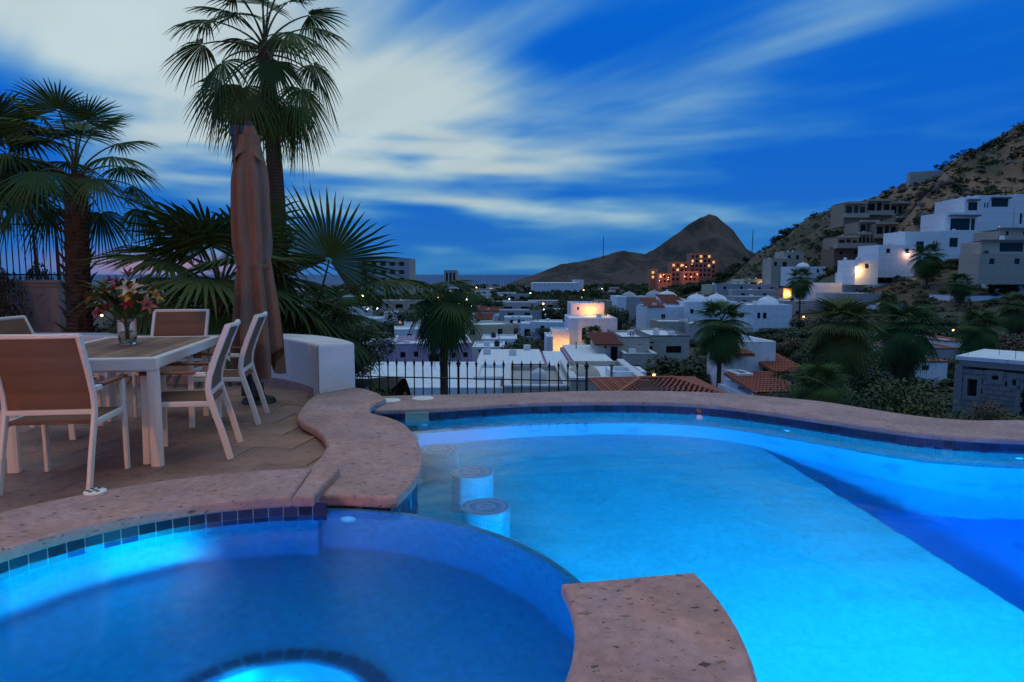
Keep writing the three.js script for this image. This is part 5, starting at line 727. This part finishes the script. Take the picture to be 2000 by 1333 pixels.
// the unfinished house of concrete blocks
{
  const d = 30, th = -0.85, base = dp(1862, 842, d), W = 6.2, H = yAt(712, d) - base.y, P = thing('block_house', 'unfinished grey concrete block house with open dark window holes', 'house', base, th);
  const sOf = (px) => { const u = (px - 1000) / FPX; return (u * d - base.x) / (Math.cos(th) + u * -Math.sin(th) * 1); }, hOf = (px, py) => { const s = sOf(px), dd = d + s * Math.sin(th); return yAt(py, dd) - base.y; };
  const open = [[1885, 1904, 738, 772], [1931, 1944, 729, 740], [1971, 1985, 739, 751], [1988, 2020, 745, 815]].map(([a, b, c, e]) => [sOf(a), sOf(b), hOf(a, e), hOf(a, c)]);
  const bm = [0, 1, 2, 3].map((i) => M({ color: lin(...[[0.20, 0.20, 0.19], [0.22, 0.22, 0.21], [0.18, 0.18, 0.175], [0.235, 0.23, 0.22]][i]), roughness: 0.95, bumpMap: plasterBump, bumpScale: 0.02 })), bg = new RoundedBoxGeometry(0.388, 0.188, 0.2, 1, 0.01);
  const rows = Math.floor(H / 0.2), cols = Math.floor(W / 0.4);
  for (let r = 0; r < rows; r++) for (let c = 0; c < cols; c++) { const x = 0.2 + c * 0.4 + (r % 2) * 0.2, y = 0.1 + r * 0.2; if (x > W - 0.1 || open.some(([a, b, e, f]) => x > a - 0.12 && x < b + 0.12 && y > e && y < f)) continue; const m = part('concrete_block', bg, bm[Math.floor(h2(r, c, 6) * 4)], P); m.position.set(x, y, (h2(r, c, 9) - 0.5) * 0.015); }
  part('tie_beam', [box(0.3, H, 0.26, 0.1, H / 2, 0), box(W, 0.26, 0.26, W / 2 + 0.1, H + 0.13, 0)], bm[1], P);
  open.forEach(([a, b, e, f]) => part('window_surround', [box(0.16, f - e + 0.3, 0.23, a - 0.08, (e + f) / 2, 0), box(0.16, f - e + 0.3, 0.23, b + 0.08, (e + f) / 2, 0), box(b - a, 0.15, 0.23, (a + b) / 2, f + 0.075, 0), box(b - a, 0.15, 0.23, (a + b) / 2, e - 0.075, 0)], bm[1], P));
  part('inner_wall', [box(W - 0.4, H - 0.1, 0.1, W / 2, H / 2 - 0.05, -2.2), box(0.12, H - 0.1, 2.1, 0.25, H / 2 - 0.05, -1.2)], bm[2], P);
  part('roof_slab', box(W + 0.1, 0.16, 4.2, W / 2, H + 0.34, -1.95), mat.roofW, P);
  part('rebar', [0, 1, 2, 3, 4, 5].map((i) => new THREE.CylinderGeometry(0.010, 0.010, 0.7, 5).translate(0.3 + i * 0.85, H + 0.7, -0.3 - (i % 2) * 1.2)), mat.iron, P);
  part('ground_course', box(W, 2.2, 0.3, W / 2, -1.1, -0.06), bm[2], P);
}
// hipped red tile roof just beyond the pool
{
  const d = 27, xL = 1180, xR = 1432, eave = yAt(784, d), P = thing('tile_roof', 'hipped red barrel tiled roof just beyond the far pool coping', 'roof', [px0(1318, d), eave, -d], 0.05), W = (xR - xL) * d / FPX, rise = 0.42;
  const slope = (pts, n) => { // a triangle or quad of tiles, eave first; tile rows as ridged strips
    const gs = [], [a, b, c, e] = pts.map((p) => V3(...p)), rows = 13; for (let r = 0; r < rows; r++) { const t0 = r / rows, t1 = (r + 1) / rows, A = a.clone().lerp(e, t0), B = b.clone().lerp(c, t0), C = b.clone().lerp(c, t1), E = a.clone().lerp(e, t1), len = A.distanceTo(B), nc = Math.max(1, Math.round(len / 0.24)); const up = b.clone().sub(a).cross(e.clone().sub(a)).normalize(); const pos = [], idx = [], m = nc * 4; for (let q = 0; q < 2; q++) for (let i = 0; i <= m; i++) { const p = (q ? E : A).clone().lerp(q ? C : B, i / m).addScaledVector(up, (q ? 0.0 : 0.055) + 0.075 * Math.abs(Math.sin(i / 4 * Math.PI))); pos.push(p.x, p.y, p.z); if (q && i) { const k = i - 1; idx.push(k, k + 1, m + 1 + k, k + 1, m + 2 + k, m + 1 + k); } } const g = new THREE.BufferGeometry(); g.setAttribute('position', new THREE.Float32BufferAttribute(pos, 3)); g.setIndex(idx); const f = g.toNonIndexed(); f.computeVertexNormals(); gs.push(f); } return gs; };
  const hx = W / 2, D = 5.2, q = [[-hx, 0, 0], [hx, 0, 0], [hx, 0, -D], [-hx, 0, -D]], r0 = [-hx * 0.28, rise, -D / 2], r1 = [hx * 0.32, rise * 0.98, -D / 2];
  [[q[0], q[1], r1, r0], [q[1], q[2], r1, r1], [q[2], q[3], r0, r1], [q[3], q[0], r0, r0]].forEach((s, i) => { slope(s).forEach((g, r) => { const m = part('tile_row', g, mat.redTile[(r + i) % 3], P); }); });
  part('ridge', [bar([r0, r1].map(([x, y, z]) => [x, y + 0.08, z]), 0.2, 0.14, [0, 1, 0], 0.06), ...[[q[0], r0], [q[3], r0], [q[1], r1], [q[2], r1]].map((s) => bar(s.map(([x, y, z]) => [x, y + 0.07, z]), 0.18, 0.12, [0, 1, 0], 0.05))], mat.redTile[0], P);
  part('wall', box(W - 0.8, 3.6, D - 0.8, 0, -1.8, -D / 2), w.beige, P);
}
// small white houses across the valley floor
const farHouses = [[925, 962, 625, 662, 190, 'white', 'white house with a red roofed porch in the valley', 1], [975, 1058, 606, 622, 250, 'grey', 'long grey flat roofed hall in the valley', 0], [1002, 1075, 632, 664, 172, 'white', 'white flat roofed house with a dark opening in the valley', 2], [940, 1010, 662, 690, 120, 'white', 'low white house before the round dark tree', 0], [922, 985, 678, 700, 105, 'white', 'small white house beside the mauve house', 0], [700, 735, 672, 712, 110, 'white', 'white house half hidden left of the mauve house', 0], [930, 980, 608, 622, 280, 'pinkish', 'pinkish low house in the middle of the valley', 1], [985, 1040, 620, 634, 200, 'white', 'white house with a stepped roof in the valley', 0], [750, 800, 610, 640, 210, 'pinkish', 'pale house glimpsed beneath the palm fan', 0]];
for (const [x0, x1, yt, yb, d, m, label, k] of farHouses) house('town_house', label, [{ x0, x1, yt, yb, d, deep: 9, mat: w[m], win: k === 2 ? [[1024, 1040, 643, 657], [1045, 1048, 643, 655]] : [[lerp(x0, x1, 0.2), lerp(x0, x1, 0.35), yt + 5, yt + 12], [lerp(x0, x1, 0.6), lerp(x0, x1, 0.72), yt + 5, yt + 12]], tiled: k === 1 ? [[x0, x1, 1.4]] : [], noParapet: k === 1 }]);
{ // more roofs among the trees of the valley
  const R = rng(2024);
  for (let i = 0; i < 26; i++) { const d = 135 + 190 * R(), px = i % 3 === 2 ? 1225 + R() * 330 : 690 + R() * 400, wd = (9 + 8 * R()) / d * FPX, y = landAt(px, d), p = 537 + (EYE - y) * FPX / d, h = (3.2 + 2.6 * R()) / d * FPX, c = ['white', 'white', 'pinkish', 'cream', 'white', 'grey'][i % 6]; house('valley_house', 'flat roofed ' + c + ' house among the trees of the valley', [{ x0: px - wd / 2, x1: px + wd / 2, yt: p - h, yb: p, d, deep: 8 + 4 * R(), yaw: (R() - 0.5) * 0.7, mat: w[c], litEvery: 0.12 }], 'house', c + ' houses among the valley trees'); }
}
{ // beyond: shops, halls and hotels by the harbour
  const R = rng(321);
  for (let i = 0; i < 46; i++) { const d = 330 * (1300 / 330) ** R(), px = 560 + R() * 640, wd = (10 + 16 * R()) / d * FPX, y = landAt(px, d), p = 537 + (EYE - y) * FPX / d, h = (3.5 + 4 * R()) / d * FPX; house('town_block', 'small ' + ['white', 'beige', 'grey', 'cream', 'pinkish'][i % 5] + ' building in the distant harbour town', [{ x0: px - wd / 2, x1: px + wd / 2, yt: p - h, yb: p, d, deep: 12, mat: [w.white, w.beige, w.grey, w.cream, w.pinkish][i % 5], litEvery: 0.2, win: [[px - wd * 0.3, px - wd * 0.1, p - h * 0.7, p - h * 0.35], [px + wd * 0.1, px + wd * 0.3, p - h * 0.7, p - h * 0.35]] }], 'building', ['white', 'beige', 'grey', 'cream', 'pinkish'][i % 5] + ' buildings of the distant town'); }
  for (let i = 0; i < 14; i++) { const d = 260 + 500 * R(), px = 60 + R() * 430, wd = (14 + 18 * R()) / d * FPX, y = landAt(px, d), p = 537 + (EYE - y) * FPX / d, h = (6 + 6 * R()) / d * FPX; house('town_block', 'dim ' + ['grey', 'brown', 'beige'][i % 3] + ' building among trees left of the harbour', [{ x0: px - wd / 2, x1: px + wd / 2, yt: p - h, yb: p, d, deep: 12, mat: [w.grey, w.tan, w.beige][i % 3], win: [[px - wd * 0.3, px - wd * 0.1, p - h * 0.7, p - h * 0.4], [px + wd * 0.1, px + wd * 0.3, p - h * 0.7, p - h * 0.4]] }], 'building', ['grey', 'brown', 'beige'][i % 3] + ' buildings left of the harbour'); }
  house('warehouse', 'long pale blue roofed hall at the foot of the mountain', [{ x0: 1040, x1: 1132, yt: 553, yb: 566, d: 760, deep: 60, mat: w.white, noParapet: true }, { x0: 1120, x1: 1140, yt: 547, yb: 562, d: 820, deep: 20, mat: w.white }], 'hall');
  house('tower_block', 'grey tower block standing against the sea', [{ x0: 867, x1: 892, yt: 528, yb: 560, d: 980, deep: 30, mat: w.grey, win: [[871, 875, 533, 552], [878, 882, 533, 552], [885, 889, 533, 552]] }], 'tower');
  house('hotel', 'broad pale hotel glimpsed between the palm fans', [{ x0: 700, x1: 800, yt: 505, yb: 575, d: 620, deep: 40, mat: w.grey, win: [0, 1, 2, 3, 4].flatMap((i) => [[708 + i * 18, 718 + i * 18, 512, 520], [708 + i * 18, 718 + i * 18, 528, 536], [708 + i * 18, 718 + i * 18, 543, 551]]) }], 'hotel');
  const hot = []; for (const [x0, x1, yt, yb, d] of [[1270, 1284, 526, 552, 800], [1285, 1312, 534, 556, 780], [1310, 1348, 512, 556, 810], [1347, 1390, 495, 550, 830], [1388, 1402, 506, 545, 835], [1335, 1365, 530, 558, 770]]) { const win = []; for (let y = yt + 4; y < yb - 6; y += 9) for (let x = x0 + 3; x < x1 - 4; x += 8) win.push([x, x + 4.5, y, y + 5]); hot.push({ x0, x1, yt, yb, d, deep: 18, mat: w.terra, under: 25, win, litEvery: 0.22 }); }
  house('hotel', 'terracotta hotel with glowing lamps at the foot of the pointed mountain', hot, 'hotel');
}
// ---------------------------------------------------------------- trees of the valley and the slope
{
  const R = rng(99);
  const tone = ['dark green', 'fresh green', 'olive', 'deep green', 'reddish brown'];
  const mid = (x, py, d, r, h, k, lvl = crownMid, label = 'leafy tree on the slope below the terrace', g = 'trees below the terrace') => tree('leafy_tree', tone[k] + ' ' + label, tone[k] + ' ' + g, [px0(x, d), ground(x, d) - 0.3, -d], r, Math.max(0.5, (yAt(py, d) - ground(x, d) + 0.3) / 1.9), k, lvl);
  // slope to the right, near
  for (const [x, py, d, r, k] of [[1560, 745, 24, 1.4, 0], [1600, 720, 28, 1.7, 3], [1660, 700, 31, 2.0, 0], [1700, 735, 22, 1.5, 1], [1745, 745, 20, 1.5, 1], [1795, 755, 19, 1.4, 2], [1840, 765, 20, 1.1, 1], [1640, 770, 18, 1.3, 0], [1560, 785, 17, 1.0, 0], [1880, 800, 19, 0.9, 4], [1950, 790, 22, 1.0, 4], [1720, 690, 38, 2.0, 0], [1580, 690, 40, 1.8, 0], [1690, 780, 15, 1.0, 3], [1620, 800, 14, 0.8, 1], [1780, 800, 14, 0.8, 0]]) mid(x, py, d, r, 0, k, crownNear);
  const g2 = 'trees between the white villas', l2 = 'tree standing between the white villas';
  for (const [x, py, d, r, k] of [[1290, 705, 50, 3.0, 1], [1340, 695, 52, 3.4, 0], [1390, 700, 54, 3.2, 0], [1260, 725, 48, 2.0, 2], [1450, 650, 90, 3.2, 4], [1520, 640, 120, 3.5, 0], [1560, 640, 110, 3.5, 0], [1600, 640, 100, 4, 3], [1660, 640, 95, 4, 0], [1720, 650, 90, 4, 0], [1800, 640, 80, 3.5, 1], [1850, 620, 105, 4, 3], [1890, 640, 78, 3.2, 0], [1950, 650, 74, 3.0, 0], [1985, 660, 66, 2.8, 4], [1020, 655, 100, 2.8, 3], [1000, 660, 96, 2.2, 1], [990, 630, 150, 3.2, 4], [1085, 565, 420, 7, 0], [1195, 590, 135, 2.6, 3], [1208, 592, 132, 2.2, 0], [1060, 640, 165, 3, 0], [1440, 580, 210, 4.5, 0], [1400, 582, 215, 4.0, 0], [1480, 582, 205, 4, 1], [1350, 575, 260, 5, 0], [1300, 565, 300, 6, 4], [1240, 560, 330, 6, 0], [1180, 572, 290, 5, 3], [1140, 580, 260, 5, 0], [1090, 585, 250, 5, 0], [940, 575, 330, 5, 0], [905, 590, 270, 5, 3], [870, 600, 220, 5, 0], [820, 600, 200, 5, 0], [780, 600, 190, 4.5, 3], [740, 620, 160, 4, 0], [700, 630, 130, 4, 1], [650, 600, 150, 5, 0], [600, 590, 170, 5, 0], [1170, 685, 108, 2.0, 0], [1145, 690, 106, 1.8, 1], [720, 690, 85, 2.6, 4], [845, 722, 88, 1.2, 2], [700, 745, 34, 1.0, 0], [1860, 505, 168, 2.4, 4], [1835, 512, 166, 2.0, 1], [1930, 515, 138, 2.2, 0], [1965, 520, 134, 2.0, 4], [1760, 515, 172, 2.0, 1], [1645, 520, 225, 3.0, 0], [1690, 525, 214, 2.6, 1], [1580, 615, 118, 3, 0], [1620, 622, 112, 3, 3], [1650, 615, 125, 3, 0], [1690, 622, 118, 3.2, 0], [1730, 632, 104, 3, 1], [1770, 625, 112, 3, 0], [1820, 632, 96, 3.2, 0], [1860, 655, 72, 2.6, 3], [1910, 650, 84, 3, 0], [1940, 630, 110, 3, 1], [1600, 660, 72, 2.6, 0], [1640, 668, 62, 2.6, 3], [1690, 668, 64, 2.6, 0], [1725, 672, 56, 2.2, 1], [1760, 664, 68, 2.6, 0], [1545, 655, 88, 2.4, 4], [1870, 690, 56, 1.8, 0], [1905, 672, 58, 1.8, 1]]) mid(x, py, d, r, 0, k, crownMid, l2, g2);
  for (let i = 0; i < 120; i++) { const d = 230 * (1250 / 230) ** R(), x = (i % 4 ? 560 + R() * 760 : 40 + R() * 520), h = 5 + 5 * R(), y = landAt(x, d); tree('town_tree', 'small ' + tone[[0, 0, 3, 4, 1][i % 5]] + ' tree in the distant harbour town', tone[[0, 0, 3, 4, 1][i % 5]] + ' trees in the distant town', [px0(x, d), y - 0.3, -d], 3.2 + 3 * R(), h / 2, [0, 0, 3, 4, 1][i % 5], crownFar); }
}
{ // low growth of the valley between the houses
  const R = rng(15), n = 3600, im = new THREE.InstancedMesh(crown(730, 220, 0.34, { clumps: 6 }), mat.leaf[0], n), m4 = new THREE.Matrix4(), q = new THREE.Quaternion();
  im.name = 'undergrowth'; tag(im, 'dark undergrowth covering the ground between the houses', 'undergrowth', null, 'stuff');
  for (let k = 0; k < n; k++) { const d = 13 * (330 / 13) ** R(), x = 560 + R() * 1560, s = (0.35 + 0.55 * R()) * (0.6 + d / 160); m4.compose(V3(px0(x, d), ground(x, d) - 0.2, -d), q.setFromAxisAngle(V3(0, 1, 0), R() * 6), V3(s * 1.3, s * 0.7, s * 1.3)); im.setMatrixAt(k, m4); im.setColorAt(k, new THREE.Color().setRGB(0.7 + R() * 0.9, 0.75 + R() * 0.6, 0.6 + R() * 0.5)); }
  scene.add(im);
}
{ // scrub of the hillsides, nobody could count it
  const R = rng(5), n = 3600, im = new THREE.InstancedMesh(crown(720, 90, 0.5, { clumps: 5 }), mat.leaf[1], n), m4 = new THREE.Matrix4(), q = new THREE.Quaternion(); let k = 0;
  im.name = 'hillside_scrub'; tag(im, 'dry dark scrub dotted over the rocky hillsides', 'scrub', null, 'stuff');
  while (k < n) { const d = 150 * (480 / 150) ** R(), x = 1400 + R() * 900, y = ground(x, d); if (landAt(x, d) < (d < 220 ? 3 : -3) || (x > 1700 && R() < 0.35)) continue; const s = 0.5 + 1.1 * R() ** 2; m4.compose(V3(px0(x, d), y - 0.25, -d), q.setFromAxisAngle(V3(0, 1, 0), R() * 6), V3(s, s * 0.75, s)); im.setMatrixAt(k, m4); im.setColorAt(k, new THREE.Color().setRGB(0.7 + R() * 1.0, 0.75 + R() * 0.6, 0.6 + R() * 0.5)); k++; }
  scene.add(im);
  const rocks = new THREE.IcosahedronGeometry(1, 1), p = rocks.attributes.position; for (let i = 0; i < p.count; i++) { const f = 0.75 + 0.5 * vn(p.getX(i) * 2 + 5, p.getY(i) * 2 + p.getZ(i) * 3, 8); p.setXYZ(i, p.getX(i) * f, p.getY(i) * f * 0.8, p.getZ(i) * f); } rocks.computeVertexNormals();
  const ri = new THREE.InstancedMesh(rocks, M({ color: lin(0.15, 0.11, 0.08), roughness: 1 }), 1500); ri.name = 'boulders'; tag(ri, 'brown boulders strewn over the rocky hillside', 'boulders', null, 'stuff'); k = 0;
  while (k < 1500) { const d = 170 * (420 / 170) ** R(), x = 1600 + R() * 600, y = ground(x, d); if (landAt(x, d) < 10) continue; const s = 0.35 + 1.6 * R() ** 5; m4.compose(V3(px0(x, d), y, -d), q.setFromAxisAngle(V3(R(), R(), R()).normalize(), R() * 6), V3(s * 1.3, s, s)); ri.setMatrixAt(k, m4); ri.setColorAt(k, new THREE.Color().setScalar(0.6 + R() * 0.7)); k++; }
  scene.add(ri);
  const ms = new THREE.InstancedMesh(crownFar[0], mat.leaf[0], 1500); ms.name = 'mountain_scrub'; tag(ms, 'dark scrub speckling the foot of the town and hills', 'scrub', null, 'stuff'); k = 0;
  while (k < 1500) { const d = 420 * (1400 / 420) ** R(), x = 500 + R() * 1050, s = 1.5 + 2.5 * R(); m4.compose(V3(px0(x, d), landAt(x, d) - 0.5, -d), q.setFromAxisAngle(V3(0, 1, 0), R() * 6), V3(s * 1.4, s, s * 1.4)); ms.setMatrixAt(k, m4); k++; }
  scene.add(ms);
}
// palms of the town: crown in one piece
const townCrown = [0, 1].map((v) => { const R = rng(40 + v), gs = []; for (let k = 0; k < 30; k++) { const t = k / 30, c = clamp(Math.floor(t * 6.9), 0, 6), f = frondKinds[c][k % 2], m = new THREE.Matrix4().compose(V3(0, -t * 0.3, 0), new THREE.Quaternion().setFromEuler(new THREE.Euler((R() - 0.5) * 0.2, k * 2.4, (R() - 0.5) * 0.3, 'YXZ')), V3(1, 1, 1)); gs.push(f.blade.clone().applyMatrix4(m), f.stalk.clone().applyMatrix4(m)); } return merge(gs); });
const skirtG = merge([0, 1, 2, 3, 4, 5, 6, 7, 8].map((k) => deadKinds[k % 3].blade.clone().rotateY(k * 2.4).translate(0, -0.4 - (k % 3) * 0.2, 0)));
function townPalm(x, py, d, s, label, group, base) {
  const y0 = base ?? ground(x, d), h = yAt(py, d) - y0, P = thing('town_palm', label, 'palm', [px0(x, d), y0, -d], x, group);
  part('trunk', trunkGeo(h, 0.16 * s ** 0.3, 0.12 * s ** 0.3, [0.1, 0], x), mat.trunk, P);
  const c = part('crown', townCrown[Math.floor(x) % 2], mat.frond[Math.floor(x) % 3], P); c.position.set(0.1, h, 0); c.scale.setScalar(s); const k = part('skirt', skirtG, mat.deadFrond, P); k.position.set(0.1, h, 0); k.scale.setScalar(s);
}
townPalm(1408, 632, 44, 1.35, 'bushy fan palm before the large white villa with domes');
townPalm(1640, 640, 18, 0.72, 'dark fan palm on the slope straight beyond the pool corner');
townPalm(1612, 760, 15, 0.5, 'low fan palm at the edge of the coping below the dark palm');
townPalm(1773, 640, 36, 1.25, 'fan palm with a brown skirt before the white house with red edged roofs');
townPalm(1918, 640, 46, 1.1, 'slender palm standing behind the concrete block house');
townPalm(1562, 545, 150, 2.2, 'palm above the lit verandah on the slope');
townPalm(1807, 500, 152, 2.6, 'broad palm before the white mansion');
townPalm(1160, 655, 104, 1.3, 'little palm in the lit courtyard of the arched white house');
townPalm(1736, 590, 132, 1.6, 'small palm by the long retaining wall below the mansion');
townPalm(1875, 553, 128, 1.7, 'palm beside the lit roof terrace at the right');
townPalm(1985, 600, 90, 1.8, 'low palm in front of the railed white villa');
{ const R = rng(66); for (let i = 0; i < 26; i++) { const d = 280 + 520 * R(), x = 620 + R() * 640; townPalm(x, 537 + (EYE - landAt(x, d) - 7 - 5 * R()) * FPX / d, d, 2.2 + R(), 'tall slim palm in the distant harbour town', 'palms of the distant town', landAt(x, d)); } }
// masts of the harbour and the radio mast on the ridge
{ const R = rng(8); for (let i = 0; i < 22; i++) { const d = 1350 + R() * 250, x = 900 + R() * 105, h = 15 + R() * 12, b = thing('sailing_yacht', 'white sailing yacht with a bare mast moored in the far harbour', 'yacht', [px0(x, d), SEA, -d], R() * 3, 'yachts moored in the harbour'); const hull = slab([[-5, 0], [-3.5, 1.6], [2, 1.6], [6, 0], [2, -1.6], [-3.5, -1.6]], -0.3, 1.3, 0.1); part('hull', hull, mat.white, b); part('mast', new THREE.CylinderGeometry(0.12, 0.2, h, 6).translate(0.5, 1 + h / 2, 0), mat.trimW, b); part('cabin', box(3.4, 0.9, 1.8, -0.5, 1.7, 0, 0.2), mat.white, b); } }
for (const [x, yt, yb, label] of [[1177, 460, 508, 'tall lattice radio mast on the low ridge'], [1466, 448, 482, 'thin radio mast behind the scrub hill']]) { const d = 1640, y0 = yAt(yb, d) - 12, H = yAt(yt, d) - y0, P = thing('radio_mast', label, 'mast', [px0(x, d), y0, -d]), gs = []; for (let k = 0; k < 3; k++) { const a = k * 2.094; gs.push(tube([[Math.cos(a) * 1.6, 0, Math.sin(a) * 1.6], [Math.cos(a) * 0.5, H * 0.9, Math.sin(a) * 0.5]], 0.35, 4, 2)); } part('legs', gs, mat.iron, P); const br = []; for (let k = 1; k < 14; k++) { const y = H * k / 15, r = lerp(1.6, 0.5, k / 15); br.push(new THREE.TorusGeometry(r, 0.2, 4, 6).rotateX(Math.PI / 2).translate(0, y, 0)); } part('braces', br, mat.iron, P); part('antenna', new THREE.CylinderGeometry(0.2, 0.3, H * 0.2, 5).translate(0, H * 0.95, 0), mat.iron, P); }
// utility poles
for (const [x, yt, d, label] of [[1563, 588, 118, 'wooden utility pole beside the grey garage wall'], [1182, 572, 200, 'slim street pole before the distant dark trees']]) { const y0 = ground(x, d), P = thing('utility_pole', label, 'pole', [px0(x, d), y0, -d]), H = yAt(yt, d) - y0; part('pole', new THREE.CylinderGeometry(0.09, 0.14, H, 8).translate(0, H / 2, 0), mat.bark, P); part('cross_arm', box(1.6, 0.12, 0.12, 0, H - 0.4, 0), mat.bark, P); }
// ---------------------------------------------------------------- lamps already lit in the town
function townLamp(x, py, d, r, I, label, group, c = [1, 0.45, 0.12], pole = 0) {
  const p = dp(x, py, d), P = thing('street_lamp', label, 'lamp', p, 0, group); const s = r * 2;
  part('bulb', new THREE.SphereGeometry(r, 12, 8), M({ color: 0xffffff, emissive: lin(...c), emissiveIntensity: r > 0.24 ? 9 : 6 }), P);
  part('bracket', [new THREE.CylinderGeometry(0.02, 0.02, 0.5, 6).translate(0, 0.35, 0), box(0.03, 0.03, 0.8, 0, 0.58, -0.38), new THREE.ConeGeometry(0.22, 0.12, 10).translate(0, 0.2, 0)], mat.iron, P);
  if (pole) part('pole', new THREE.CylinderGeometry(0.05, 0.08, pole + 0.6, 6).translate(0, 0.55 - (pole + 0.6) / 2, -0.75), mat.iron, P);
  if (I) { const l = new THREE.PointLight(lin(...c), I); l.position.copy(p); l.castShadow = true; l.shadow.radius = 6; scene.add(l); }
}
townLamp(1099, 682, 115, 0.22, 45, 'warm lamp lighting the courtyard wall of the arched white house', null, [1, 0.38, 0.06]);
townLamp(1131, 676, 117, 0.22, 12, 'second warm lamp by the red courtyard door', null, [1, 0.5, 0.12]);
townLamp(1155, 608, 133, 0.24, 40, 'bright orange lamp on the roof of the arched white house', null, [1, 0.34, 0.05]);
townLamp(1491, 552, 270, 0.24, 10, 'yellow lamp on the upper wall of the pale yellow house', null, [1, 0.7, 0.25]);
townLamp(1541, 573, 203, 0.24, 120, 'glaring lamp under the verandah of the dark roofed house', null, [1, 0.48, 0.10]);
townLamp(1674, 527, 161, 0.24, 60, 'bright lamp at the low end of the mansion terrace', null, [1, 0.55, 0.12]);
townLamp(1776, 497, 165, 0.2, 8, 'small wall lamp on the white stair of the mansion', null, [1, 0.5, 0.3]);
townLamp(1961, 562, 141, 0.24, 22, 'round lamp on the railed roof terrace at the right');
townLamp(1888, 570, 143, 0.24, 16, 'amber lamp among plants on the railed roof terrace', null, [1, 0.5, 0.06]);
townLamp(1723, 623, 137, 0.22, 20, 'orange lamp on the wall under the long retaining wall');
townLamp(1570, 619, 150, 0.18, 6, 'narrow lamp on the grey garage wall', null, [1, 0.5, 0.2]);
for (let i = 0; i < 5; i++) townLamp(1803 + i * 7.5, 592, 157, 0.12, i === 2 ? 8 : 0, 'one of a row of warm bar lamps in the open room below the mansion', 'row of bar lamps', [1, 0.45, 0.12]);
townLamp(1862, 645, 70, 0.1, 1.2, 'tiny lamp among the dark trees below the railed villa');
townLamp(1278, 733, 50, 0.12, 1.5, 'small orange lamp in the bushes behind the red tiled roof');
townLamp(708, 578, 150, 0.2, 2, 'yellow lamp glimpsed between the palm fans', null, [0.9, 0.75, 0.1]);
townLamp(1870, 540, 150, 0.14, 2, 'greenish lamp on the lawn below the mansion', null, [0.5, 0.9, 0.1]);
for (const [x, py] of [[1290, 536], [1330, 520], [1372, 510]]) townLamp(x, py, 755, 0.24, 420, 'flood lamp on a terrace of the terracotta hotel', 'flood lamps of the terracotta hotel', [1, 0.42, 0.14]);
{ const R = rng(17), c = [[1, 0.5, 0.15], [1, 0.8, 0.5], [0.8, 0.9, 1], [1, 0.4, 0.1]]; for (let i = 0; i < 62; i++) { const d = (i % 3 ? 330 : 170) + (i % 3 ? 650 : 160) * R(), x = i % 4 === 0 ? 60 + R() * 400 : 700 + R() * 540, hp = 3 + 3 * R(), y = landAt(x, d) + hp; townLamp(x, 537 + (EYE - y) * FPX / d, d, 0.2 + d * 0.0006, 0, 'tiny lit street lamp in the distant harbour town', 'street lamps of the distant town', c[i % 4], hp); }
  for (let i = 0; i < 14; i++) { const [a, b, t, u, dd] = [[1285, 1312, 536, 552, 778], [1310, 1348, 514, 528, 808], [1347, 1390, 497, 526, 828], [1335, 1365, 532, 552, 768]][i % 4]; townLamp(lerp(a + 2, b - 2, R()), lerp(t, u, R()), dd, 0.32, 0, 'tiny glowing lamp on the terracotta hotel', 'lamps of the terracotta hotel', [1, 0.42, 0.12]); } }
renderer.render(scene, camera);
